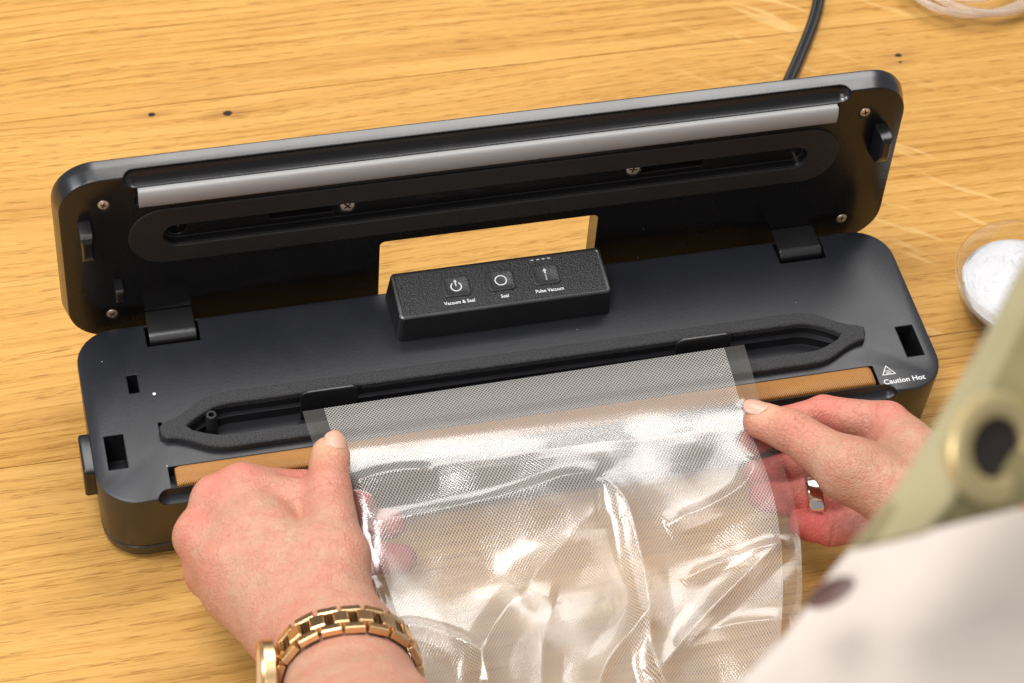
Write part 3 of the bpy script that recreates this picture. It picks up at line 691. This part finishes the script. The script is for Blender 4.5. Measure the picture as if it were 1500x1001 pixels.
def hand_prims(H, kf=.13):
    pr = []
    for f in ('index', 'middle', 'ring', 'little'):
        c = H[f]
        pr.append((c[0][:3], c[0][3], c[1][:3], c[1][3], .9))
    m = [H[f] for f in ('index', 'middle', 'ring', 'little')]
    for a, b in zip(m[:-1], m[1:]):      # webs between the knuckles
        pa = np.array(a[1][:3])*.72+np.array(a[0][:3])*.28; pb = np.array(b[1][:3])*.72+np.array(b[0][:3])*.28
        pr.append((pa, .95, pb, .95, .8))
    t_ = H['thumb']
    pr.append((t_[0][:3], t_[0][3], t_[1][:3], t_[1][3], 1.0))
    ix = np.array(H['index'][1][:3])*.55+np.array(H['index'][0][:3])*.45
    pr.append((t_[1][:3], .95, ix, .95, 1.1))
    for w_ in H.get('web', []): pr.append((w_[0][:3], w_[0][3], w_[1][:3], w_[1][3], .7))
    for n in ('arm1', 'arm2'):
        for a, b in zip(H[n][:-1], H[n][1:]): pr.append((a[:3], a[3], b[:3], b[3], 1.3))
    for f in ('index', 'middle', 'ring', 'little'):
        c = H[f]
        for i in range(1, len(c)-1): pr.append((c[i][:3], c[i][3]*(.98 if i > 1 else .95), c[i+1][:3], c[i+1][3], kf if i > 1 else .32))
    for i in range(1, 3): pr.append((t_[i][:3], t_[i][3]*(.96 if i == 2 else 1), t_[i+1][:3], t_[i+1][3], .5 if i == 1 else .28))
    return pr
person = thing('person', (4, -22, -ZT), 'person in olive apron and cream shirt, hands holding the clear bag open', 'person')
def seg_dist(V, a, b):
    a, b = np.array(a), np.array(b); ab = b-a; t_ = np.clip((V-a)@ab/(ab@ab), 0, 1); return np.linalg.norm(V-a-t_[:, None]*ab, axis=1)
def make_hand(H, label, creases=(), tendons=()):
    V, Fq = sdf_mesh(hand_prims(H), .085)
    V = relax(V, Fq, 3); N = vnormals(V, Fq)
    flush_crease = np.zeros((len(V), 4)); flush_crease[:, 3] = 1
    for f in ('index', 'middle', 'ring', 'little'):
        tip = np.array(H[f][-1][:3]); flush_crease[:, 0] = np.maximum(flush_crease[:, 0], np.clip(np.exp(-(np.linalg.norm(V-tip, axis=1)/2.2)**2)*1.25, 0, 1.1))
        for j in (2, 3): flush_crease[:, 0] = np.maximum(flush_crease[:, 0], .85*np.exp(-(np.linalg.norm(V-np.array(H[f][j][:3]), axis=1)/1.5)**2))
        flush_crease[:, 0] = np.maximum(flush_crease[:, 0], .45*np.exp(-(np.linalg.norm(V-np.array(H[f][1][:3])-[0, .2, .8], axis=1)/1.0)**2))
    flush_crease[:, 0] = np.maximum(flush_crease[:, 0], .40*np.exp(-(np.linalg.norm(V-np.array(H['thumb'][2][:3]), axis=1)/1.4)**2))
    flush_crease[:, 2] = .8*np.exp(-(np.linalg.norm(V-np.array(H['thumb'][3][:3])-[0, .3, .5], axis=1)/1.1)**2)
    D = np.zeros(len(V))
    for P, dep, w in creases:
        d = np.full(len(V), 9.)
        for a, b in zip(P[:-1], P[1:]): d = np.minimum(d, seg_dist(V, a, b))
        g = np.exp(-(d/w)**2); D -= dep*g; D += dep*.5*np.exp(-((d-2.2*w)/w)**2)
        flush_crease[:, 1] = np.maximum(flush_crease[:, 1], g*.7)  # green channel: painted shade along the creases
    for P, hgt, w in tendons:
        d = np.full(len(V), 9.)
        for a, b in zip(P[:-1], P[1:]): d = np.minimum(d, seg_dist(V, a, b))
        D += hgt*np.exp(-(d/w)**2)
    # fleshy unevenness
    for k in range(14):
        q = rng.normal(0, 1, 3); q /= np.linalg.norm(q); D += .006*np.sin(V@q*rng.uniform(1.6, 5)+rng.uniform(0, 6))
    V = V+N*D[:, None]
    o = mesh_obj('hand', V, Fq, M['skin'], person, 180)
    at = o.data.color_attributes.new('flush_crease', 'FLOAT_COLOR', 'POINT'); at.data.foreach_set('color', flush_crease.ravel())
    o['label'] = label
    return o, V, N
VIEW = np.array(CAM['d']); UP = np.array(CAM['u']); RT = np.array(CAM['r'])
def rings_on(H, f, j, t0, n_, ext=1.02, span=2.2, tilt=0.0):
    """short arcs that wrap a digit on the viewer's side: skin creases at a joint"""
    a, b = np.array(H[f][j][:3]), np.array(H[f][j+1][:3]); ra, rb = H[f][j][3], H[f][j+1][3]
    ax = (b-a)/np.linalg.norm(b-a); e = -VIEW-(-VIEW@ax)*ax; e /= np.linalg.norm(e); g = np.cross(ax, e)
    out = []
    for k in range(n_):
        s = t0+k*.085; r = (ra+(rb-ra)*s)*ext
        out.append([a+ax*(s*np.linalg.norm(b-a)+tilt*math.sin(w))+r*(math.cos(w)*e+math.sin(w)*g) for w in np.linspace(-span/2, span/2, 9)])
    return out
def creaselist(H, spec):
    out = []
    for f, j, t0, n_, dep, w, tilt in spec:
        for P in rings_on(H, f, j, t0, n_, tilt=tilt): out.append((P, dep, w))
    return out
lc = creaselist(LH, [('thumb', 1, .90, 2, .005, .05, .1)])
tend = []
for f in ('index', 'middle', 'ring'):
    c = LH[f]; a = np.array(c[0][:3])*.55+np.array(c[1][:3])*.45; tend.append(([a-VIEW*1.25, np.array(c[1][:3])-VIEW*(c[1][3])], .085, .26))
hl, VL, NL = make_hand(LH, 'left hand, thumb pressing on the bag and fingers curled beneath', lc, tend)
rc = creaselist(RH, [('thumb', 1, .84, 3, .006, .045, .16), ('middle', 2, .05, 1, .05, .06, 0), ('ring', 2, .05, 1, .05, .06, 0), ('little', 2, .05, 1, .05, .06, 0), ('middle', 1, .95, 1, .05, .06, 0), ('index', 1, .15, 2, .02, .09, .2)])
hr, VR, NR = make_hand(RH, 'right hand with metal ring, thumb and fingers pinching the bag edge', rc, [])
def nail(H, dorsal, parent, ln=1.15, wd=1.15):
    a, b = np.array(H['thumb'][2][:3]), np.array(H['thumb'][3][:3]); r = H['thumb'][3][3]
    ax = (b-a)/np.linalg.norm(b-a); e = np.array(dorsal, float); e -= (e@ax)*ax; e /= np.linalg.norm(e); g = np.cross(ax, e)
    vs_, fs = [], []; NU, NV = 12, 12
    for i in range(NU+1):
        for j in range(NV+1):
            v = i/NU; w = (j/NV-.5)
            half = wd*.5*(1-.25*(2*abs(v-.55))**3)*(math.sqrt(max(0, 1-((v-.5)/.5)**6))*.35+.65)
            ang = w*2*half/(r*1.0)
            s = -.35+ln*v - .22*(2*w)**2*(v-.45)
            drop = .30*max(0, v-.5)**2+ .04*(2*abs(w))**4
            vs_.append(b+ax*s+(r*1.03-drop)*(math.cos(ang)*e+math.sin(ang)*g))
    for i in range(NU):
        for j in range(NV): k = i*(NV+1)+j; fs.append((k, k+1, k+NV+2, k+NV+1))
    o = mesh_obj('fingernail', vs_, fs, M['nail'], parent, 180)
    md = o.modifiers.new('s', 'SOLIDIFY'); md.thickness = .0006; md.offset = -1
    return o
nail(LH, -VIEW*.75+UP*.45+RT*.35, hl)
nail(RH, -VIEW*.55+UP*.8-RT*.1, hr)

# ------------------------------------------------------------------ bag
BAGL = np.array([[-9.879, 3.194, 0.45], [-9.847, 1.762, 0.75], [-9.736, 0.008, 1.25], [-9.337, -2.842, 0.75], [-8.861, -6.346, 0.2], [-8.405, -10.444, -0.3], [-7.826, -15.178, -1.5], [-7.25, -19.211, -3.2]]); BAGR = np.array([[10.241, 3.452, 0.45], [10.035, 1.661, 0.75], [9.637, -1.206, 1.3], [9.663, -5.567, 0.95], [8.957, -9.182, 0.5], [7.398, -13.577, -0.1], [6.369, -17.948, -1.5], [5.593, -21.77, -3.2]]); FOLDS = [([[-9.884, -1.057], [-6.167, -1.37], [-1.489, -1.562], [2.697, -1.618], [6.013, -1.731], [8.747, -1.847]], 0.13, 0.7, 0.7), ([[-8.304, -3.419], [-5.419, -3.491], [-1.864, -3.359], [0.887, -3.068], [1.764, -3.155]], 0.42, 0.35, 1.3), ([[1.764, -3.155], [2.41, -4.673], [2.477, -6.623], [2.303, -8.656], [1.909, -10.928], [1.995, -12.579], [2.778, -14.332]], 0.55, 0.6, 0.45), ([[-2.669, -7.323], [-3.816, -8.524], [-4.737, -9.676], [-5.628, -12.092]], 0.3, 0.6, 0.45), ([[-2.669, -7.323], [-2.058, -7.776], [-1.388, -8.104]], 0.2, 0.5, 0.45), ([[-1.388, -8.104], [-2.272, -9.81], [-3.014, -12.59]], 0.2, 0.45, 0.7), ([[-2.669, -7.323], [-0.752, -6.028], [1.414, -4.492]], 0.14, 0.6, 0.7), ([[-9.083, -8.036], [-7.054, -8.416], [-5.318, -9.501], [-4.909, -10.785], [-5.113, -12.507]], 0.35, 0.35, 0.6), ([[2.982, -9.054], [1.188, -10.295], [-0.144, -11.524], [-1.19, -13.574]], 0.28, 0.4, 0.5), ([[1.766, -12.374], [3.481, -10.892], [6.083, -9.018], [8.669, -7.414]], 0.42, 0.5, 0.35), ([[3.885, -5.83], [5.981, -5.326], [7.726, -4.564], [8.53, -3.431]], 0.36, 0.35, 0.6), ([[3.936, -8.276], [5.861, -7.77], [7.711, -7.589], [9.097, -7.493]], 0.22, 0.3, 0.4), ([[2.841, -11.103], [5.277, -10.729], [7.876, -10.881]], 0.22, 0.35, 0.5), ([[-9.121, -1.681], [-7.331, -1.469], [-5.031, -1.706]], 0.25, 0.3, 0.5), ([[-8.597, -5.61], [-8.515, -7.311], [-8.569, -8.954]], 0.3, 0.2, 0.3), ([[8.933, 2.594], [9.147, 1.186], [9.01, -0.521]], 0.12, 0.25, 0.3)]
NVV, NUU = 440, 330
Lr = np.array(catmull(BAGL, 40)); Rr = np.array(catmull(BAGR, 40))
sl = np.concatenate([[0], np.cumsum(np.linalg.norm(np.diff(Lr, axis=0), axis=1))]); sr = np.concatenate([[0], np.cumsum(np.linalg.norm(np.diff(Rr, axis=0), axis=1))])
def edge(C, s, q): return np.stack([np.interp(q, s, C[:, i]) for i in range(3)], -1)
vq = np.linspace(0, 1, NVV+1)
EL = edge(Lr, sl, vq*sl[-1]); ER = edge(Rr, sr, vq*sr[-1])
LEN = sl[-1]; WID = 20.3
def pl_dist(X, Y, P):
    best = np.full(X.shape, 99.); side = np.zeros(X.shape); al = np.zeros(X.shape); acc = 0; n = len(P)
    tot = sum(math.dist(a, b) for a, b in zip(P[:-1], P[1:]))
    for (ax, ay), (bx, by) in zip(P[:-1], P[1:]):
        dx, dy = bx-ax, by-ay; L = math.hypot(dx, dy); t_ = np.clip(((X-ax)*dx+(Y-ay)*dy)/L/L, 0, 1)
        d = np.hypot(X-ax-t_*dx, Y-ay-t_*dy); m = d < best
        best = np.where(m, d, best); side = np.where(m, np.sign(dx*(Y-ay)-dy*(X-ax)), side); al = np.where(m, (acc+t_*L)/tot, al); acc += L
    return best, side, al
NW = [(rng.normal(0, 1, 2), rng.uniform(0, 6.28)) for _ in range(40)]
def film_surface(u):
    """u in 0..1 across, all rows -> grid of points"""
    P = EL[:, None, :]*(1-u)[None, :, None]+ER[:, None, :]*u[None, :, None]
    X, Y = P[..., 0], P[..., 1]
    arch = np.sin(np.pi*u)[None, :]
    v = vq[:, None]*LEN
    env = np.clip((v-2.6)/2.5, 0, 1)           # flat where it lies in the machine
    edgefade = np.clip(np.minimum(u, 1-u)[None, :]/.06, .15, 1)
    z = P[..., 2].copy()
    z += arch**.6*env*(.30*np.sin(v*.33+.4)+.25)
    z += .12*arch*np.clip(v/2.0, 0, 1)*np.clip((5-v)/2, 0, 1)
    for i, (k, ph) in enumerate(NW):
        f = .18+.022*i
        z += env*edgefade*.030/(.5+f)*np.sin(f*(k[0]*X+k[1]*Y)+ph)
    for Pp, A, wl, wr in FOLDS:
        Pc = [tuple(q[:2]) for q in catmull([(*q, 0) for q in Pp], 6)]
        d, sd, al = pl_dist(X, Y, Pc)
        w = np.where(sd > 0, wl, wr)
        taper = np.clip(np.minimum(al, 1-al)/.18, 0, 1)**.7
        q_ = np.sqrt((d/w)**2+.010); prof = .5*np.exp(-q_*1.1)+.5*np.clip(1-q_/1.9, 0, 1)**1.3
        z += 1.1*A*prof*taper*edgefade*np.clip((v-1.2)/2.0, .0, 1)
    P[..., 2] = z
    return P
def clear_hand(P, H, lift):
    """film rests on the fingers beneath it and is pressed by the thumb"""
    for f in ('index', 'middle', 'ring', 'little'):
        c = H[f]
        for a, b in zip(c[2:-1], c[3:]):
            a3, b3 = np.array(a[:3]), np.array(b[:3]); ab = (b3-a3)[:2]
            t_ = np.clip(((P[..., 0]-a3[0])*ab[0]+(P[..., 1]-a3[1])*ab[1])/(ab@ab), 0, 1)
            d2 = (P[..., 0]-a3[0]-t_*ab[0])**2+(P[..., 1]-a3[1]-t_*ab[1])**2; r = a[3]+(b[3]-a[3])*t_+lift
            top = a3[2]+t_*(b3[2]-a3[2])+np.sqrt(np.maximum(r*r-d2, 0)); ok = d2 < r*r
            P[..., 2] = np.where(ok, np.maximum(P[..., 2], top), P[..., 2])
    c = H['thumb']
    for a, b in zip(c[1:-1], c[2:]):
        a3, b3 = np.array(a[:3]), np.array(b[:3]); ab = (b3-a3)[:2]
        t_ = np.clip(((P[..., 0]-a3[0])*ab[0]+(P[..., 1]-a3[1])*ab[1])/(ab@ab), 0, 1)
        d2 = (P[..., 0]-a3[0]-t_*ab[0])**2+(P[..., 1]-a3[1]-t_*ab[1])**2; r = a[3]+(b[3]-a[3])*t_+.02
        bot = a3[2]+t_*(b3[2]-a3[2])-np.sqrt(np.maximum(r*r-d2, 0)); ok = d2 < r*r
        P[..., 2] = np.where(ok, np.minimum(P[..., 2], bot), P[..., 2])
    return P
bag = thing('vacuum_bag', (0, -3, 0.4), 'clear embossed plastic vacuum bag held with its mouth in the sealer', 'bag')
def sheet(name, u, mat, parent, fn=None, uv_w=WID):
    P = film_surface(u)
    if fn is not None: P = fn(P, u)
    nv, nu = P.shape[:2]
    k = np.arange(nv*nu).reshape(nv, nu)
    Fq = np.stack([k[:-1, :-1], k[:-1, 1:], k[1:, 1:], k[1:, :-1]], -1).reshape(-1, 4)[:, ::-1]
    o = mesh_obj(name, P.reshape(-1, 3), Fq, mat, parent, 180)
    uvl = o.data.uv_layers.new(name='sheet')
    UV = np.stack([np.broadcast_to(u[None, :]*uv_w, (nv, nu)), np.broadcast_to(vq[:, None]*LEN, (nv, nu))], -1).reshape(-1, 2)
    li = np.empty(len(o.data.loops), np.int64); o.data.loops.foreach_get('vertex_index', li)
    uvl.data.foreach_set('uv', UV[li].ravel())
    return o
SW = .047
def soften(P0, P1, it):
    d = P1[..., 2]-P0[..., 2]; up = d.copy()
    for _ in range(it):
        q = np.pad(d, 1, mode='edge'); d = (q[:-2, 1:-1]+q[2:, 1:-1]+q[1:-1, :-2]+q[1:-1, 2:]+q[1:-1, 1:-1]*2)/6
        d = np.where(up > 0, np.maximum(d, up), d)
    P1 = P0.copy(); P1[..., 2] += d
    return P1
def rest(P, u):
    P0 = P.copy(); return soften(P0, clear_hand(clear_hand(P, LH, .03), RH, .03), 8)
sheet('top_film', np.linspace(SW, 1-SW, NUU), M['film'], bag, rest)
for a, b in ((0, SW), (1-SW, 1)): sheet('side_seam', np.linspace(a, b, 14), M['seam'], bag, rest)
def back(P, u):
    Q = EL[:, None, :]*(1-u)[None, :, None]+ER[:, None, :]*u[None, :, None]
    e = np.clip(np.minimum(u-SW, 1-SW-u)/.10, 0, 1)[None, :]**.7
    v = vq[:, None]*LEN
    Q[..., 2] = Q[..., 2]-.02-e*(.04+.22*np.clip((v-4)/4, 0, 1))+.05*np.sin(Q[..., 0]*1.3+Q[..., 1]*.8)*e*np.clip((v-4)/2, 0, 1)
    Q = clear_hand(clear_hand(Q, LH, .012), RH, .012)
    Q[..., 2] = np.minimum(Q[..., 2], P[..., 2]-.012)
    return Q
sheet('bottom_film', np.linspace(SW, 1-SW, 90), M['film_back'], bag, back)

# ------------------------------------------------------------------ watch and ring
a0 = np.array(LH['arm1'][0][:3])*.5+np.array(LH['arm2'][0][:3])*.5; a1 = np.array(LH['arm1'][1][:3])*.5+np.array(LH['arm2'][1][:3])*.5
AX = (a1-a0)/np.linalg.norm(a1-a0); SD = np.array(LH['arm2'][0][:3])-np.array(LH['arm1'][0][:3]); SD -= (SD@AX)*AX; SD /= np.linalg.norm(SD); NM = np.cross(SD, AX)
if NM @ VIEW > 0: NM = -NM
WC = a0+AX*1.55
def arm_radius(phi):
    """distance from the arm axis to the skin in direction phi"""
    dr = math.cos(phi)*SD+math.sin(phi)*NM
    rel = VL-WC; al = rel@AX; q = rel-al[:, None]*AX; d = np.linalg.norm(q, axis=1)
    m = (abs(al) < .35) & ((q@dr) > .96*d)
    return d[m].max() if m.any() else 2.4
watch = thing('wristwatch', WC-[0, 0, 2.5], 'rose gold link bracelet watch on the left wrist', 'watch')
NL_ = 18
ph = np.linspace(0, 2*math.pi, 361)
rad = np.array([arm_radius(p) for p in ph]); rad = np.convolve(np.concatenate([rad[-21:-1], rad, rad[1:21]]), np.ones(21)/21, 'same')[20:-20]+.10
px_ = WC+rad[:, None]*(np.cos(ph)[:, None]*SD+np.sin(ph)[:, None]*NM)
sacc = np.concatenate([[0], np.cumsum(np.linalg.norm(np.diff(px_, axis=0), axis=1))])
def on_band(s):
    s = s % sacc[-1]; q = np.stack([np.interp(s, sacc, px_[:, i]) for i in range(3)])
    q2 = np.stack([np.interp((s+.05) % sacc[-1], sacc, px_[:, i]) for i in range(3)]); tg = q2-q; tg /= np.linalg.norm(tg)
    return q, tg, np.cross(AX, tg)
pitch = sacc[-1]/NL_
def bar(bm, s, w0, w1, l, h0, h1):
    q, tg, out = on_band(s)
    if out @ (q-WC) < 0: out = -out
    R = lambda k, h: [tuple(q+AX*w+tg*x+out*h) for w, x in ((w0+k, -l/2+k), (w1-k, -l/2+k), (w1-k, l/2-k), (w0+k, l/2-k))]
    loft(bm, [R(0, h0), R(0, h1-.05), R(.05, h1)])
case_phi = None
for k in range(NL_):
    s = (k+.5)*pitch
    bm = bmesh.new(); bar(bm, s, -.44, .44, pitch*.66, -.04, .26); from_bm('centre_link', bm, M['gold'], watch, 25)
    for sg in (-1, 1):
        bm = bmesh.new(); w0, w1 = sorted((sg*.50, sg*.92)); bar(bm, s+pitch*.5, w0, w1, pitch*.90, -.05, .22); from_bm('side_link', bm, M['gold'], watch, 25)
    bm = bmesh.new(); bar(bm, s+pitch*.5, -.49, .49, pitch*.26, -.05, .16); from_bm('pin_link', bm, M['gold_shade'], watch, 25)  # darkened to give the shaded gaps between links
# case on the far left of the wrist
dirs = -SD*.95+NM*.1; phc = math.atan2(dirs@NM, dirs@SD) % (2*math.pi)
q, tg, out = on_band(np.interp(phc, ph, sacc))
if out @ (q-WC) < 0: out = -out
def disc(bm, prof):
    loft(bm, [[tuple(q+AX*r*math.cos(a)+tg*r*math.sin(a)+out*h) for a in np.linspace(0, 2*math.pi, 41)[:-1]] for r, h in prof])
bm = bmesh.new(); disc(bm, [(1.25, .0), (1.5, .15), (1.5, .55), (1.42, .68), (1.25, .72), (1.22, .66)]); wc = from_bm('watch_case', bm, M['gold'], watch, 30)
bm = bmesh.new(); disc(bm, [(1.2, .60), (1.2, .68), (1.1, .70)]); from_bm('watch_dial', bm, M['pale'], watch, 30)
# finger ring on the right hand
a, b = np.array(RH['ring'][1][:3]), np.array(RH['ring'][2][:3]); ra, rb = RH['ring'][1][3]*.95, RH['ring'][2][3]
ax = (b-a)/np.linalg.norm(b-a); e = np.cross(ax, [0, 0, 1]); e /= np.linalg.norm(e); g = np.cross(ax, e)
bm = bmesh.new()
rings = []
for s, dr in ((.80, .0), (.80, .18), (.82, .21), (.96, .21), (.98, .17), (.98, 0.0)):
    rr = ra+(rb-ra)*.75+dr-.015; rings.append([tuple(a+(b-a)*s+rr*(math.cos(w)*e+math.sin(w)*g)) for w in np.linspace(0, 2*math.pi, 49)[:-1]])
vv = [[bm.verts.new(p) for p in r] for r in rings]
for A_, B_ in zip(vv, vv[1:]+vv[:1]):
    for i in range(48): bm.faces.new((A_[i], A_[(i+1) % 48], B_[(i+1) % 48], B_[i]))
tag(from_bm('finger_ring', bm, M['silver'], None, 30, origin=tuple(a+(b-a)*.75)), 'plain polished metal band on the right ring finger', 'ring')

# ------------------------------------------------------------------ clothing in the foreground
AE = np.array(catmull([[-1.12, -31.05, 49.92], [-2.11, -31.95, 48.95], [-2.86, -32.72, 48.16], [-3.76, -33.56, 47.27], [-4.89, -34.69, 46.74], [-5.88, -35.61, 46.41], [-6.7, -36.11, 45.81]], 10)); AL = np.array(catmull([[-1.76, -37.38, 49.99], [-3.94, -37.14, 48.32], [-4.79, -36.94, 47.61], [-5.72, -36.57, 46.74], [-6.7, -36.11, 45.81]], 10)); SE = np.array(catmull([[-3.54, -32.71, 42.81], [-5.34, -34.04, 42.6], [-6.29, -34.81, 42.4], [-7.14, -35.61, 42.2], [-8.3, -36.39, 41.94], [-9.61, -37.29, 41.54], [-11.1, -38.54, 41.47]], 10))
def cloth_sheet(name, curve, sweep, n, mat, parent, bulge, thick, rolls=()):
    """edge curve swept along a direction with a rolled hem, thickness and soft folds"""
    V = []; m = len(curve)
    for i, c in enumerate(curve):
        for j in range(n):
            s = j/(n-1)
            q = c+np.array(sweep(i/(m-1), s))
            q = q + -VIEW*bulge(i/(m-1), s)
            V.append(q)
    F_ = [(i*n+j, i*n+j+1, (i+1)*n+j+1, (i+1)*n+j) for i in range(m-1) for j in range(n-1)]
    o = mesh_obj(name, V, F_, mat, parent, 180)
    md = o.modifiers.new('s', 'SOLIDIFY'); md.thickness = thick*S; md.offset = 0
    md = o.modifiers.new('b', 'SUBSURF'); md.levels = md.render_levels = 1
    return o
ap = cloth_sheet('apron', AE, lambda a, s: RT*(26*s)+UP*(7.2*s), 40, M['apron'], person,
    lambda a, s: 1.2*(1-math.exp(-s*14))+3.0*s*s+.55*math.sin(9*s+2*a)+.3*math.sin(21*s-3*a), .22)
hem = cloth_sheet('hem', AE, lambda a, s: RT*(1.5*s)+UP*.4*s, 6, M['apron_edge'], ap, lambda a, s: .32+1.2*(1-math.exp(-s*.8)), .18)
sh = cloth_sheet('shirt', SE, lambda a, s: RT*(34*s)-UP*(10*s*(1-.3*a)), 40, M['shirt'], person,
    lambda a, s: 1.5*(1-math.exp(-s*10))+.45*math.sin(8*s+4*a)+.35*math.sin(17*s-5*a+1), .25)
GC = np.array([-4.06, -35.88, 48.23])
gx = (RT*.70+VIEW*.35); gx /= np.linalg.norm(gx); gy = UP*.98+RT*.15; gy -= (gy@gx)*gx; gy /= np.linalg.norm(gy); gn = np.cross(gx, gy)
if gn@VIEW > 0: gn = -gn
def gring(bm, prof, n=48, sy=1.0):
    vv = [[bm.verts.new(tuple(GC+gx*r*math.cos(w)+gy*r*sy*math.sin(w)+gn*h)) for w in np.linspace(0, 2*math.pi, n+1)[:-1]] for r, h in prof]
    for A_, B_ in zip(vv, vv[1:]+vv[:1]):
        for i in range(n): bm.faces.new((A_[i], A_[(i+1) % n], B_[(i+1) % n], B_[i]))
bm = bmesh.new(); gring(bm, [(1.08, -.1), (1.08, .10), (.98, .18), (.72, .20), (.60, .12), (.59, -.4), (.66, -.4)]); from_bm('grommet', bm, M['brass'], ap, 40)
bm = bmesh.new(); loft(bm, [[tuple(GC+gx*r*math.cos(w)+gy*r*math.sin(w)+gn*h) for w in np.linspace(0, 2*math.pi, 41)[:-1]] for r, h in ((.595, -.02), (.595, .0), (.02, .0))])
from_bm('grommet_shade_disc', bm, M['hole_shade'], ap, 40)  # dark disc closes the eyelet, standing in for its shaded opening
BB = np.array([-6.69, -36.09, 44.27])
bm = bmesh.new(); loft(bm, [[tuple(BB+(RT*.9+UP*.4)*r*math.cos(w)+(UP*.45-RT*.1)*r*math.sin(w)-VIEW*h) for w in np.linspace(0, 2*math.pi, 33)[:-1]] for r, h in ((.5, -.1), (.55, .05), (.5, .15), (.25, .12), (.02, .1))])
from_bm('shirt_button', bm, M['brown'], sh, 40)
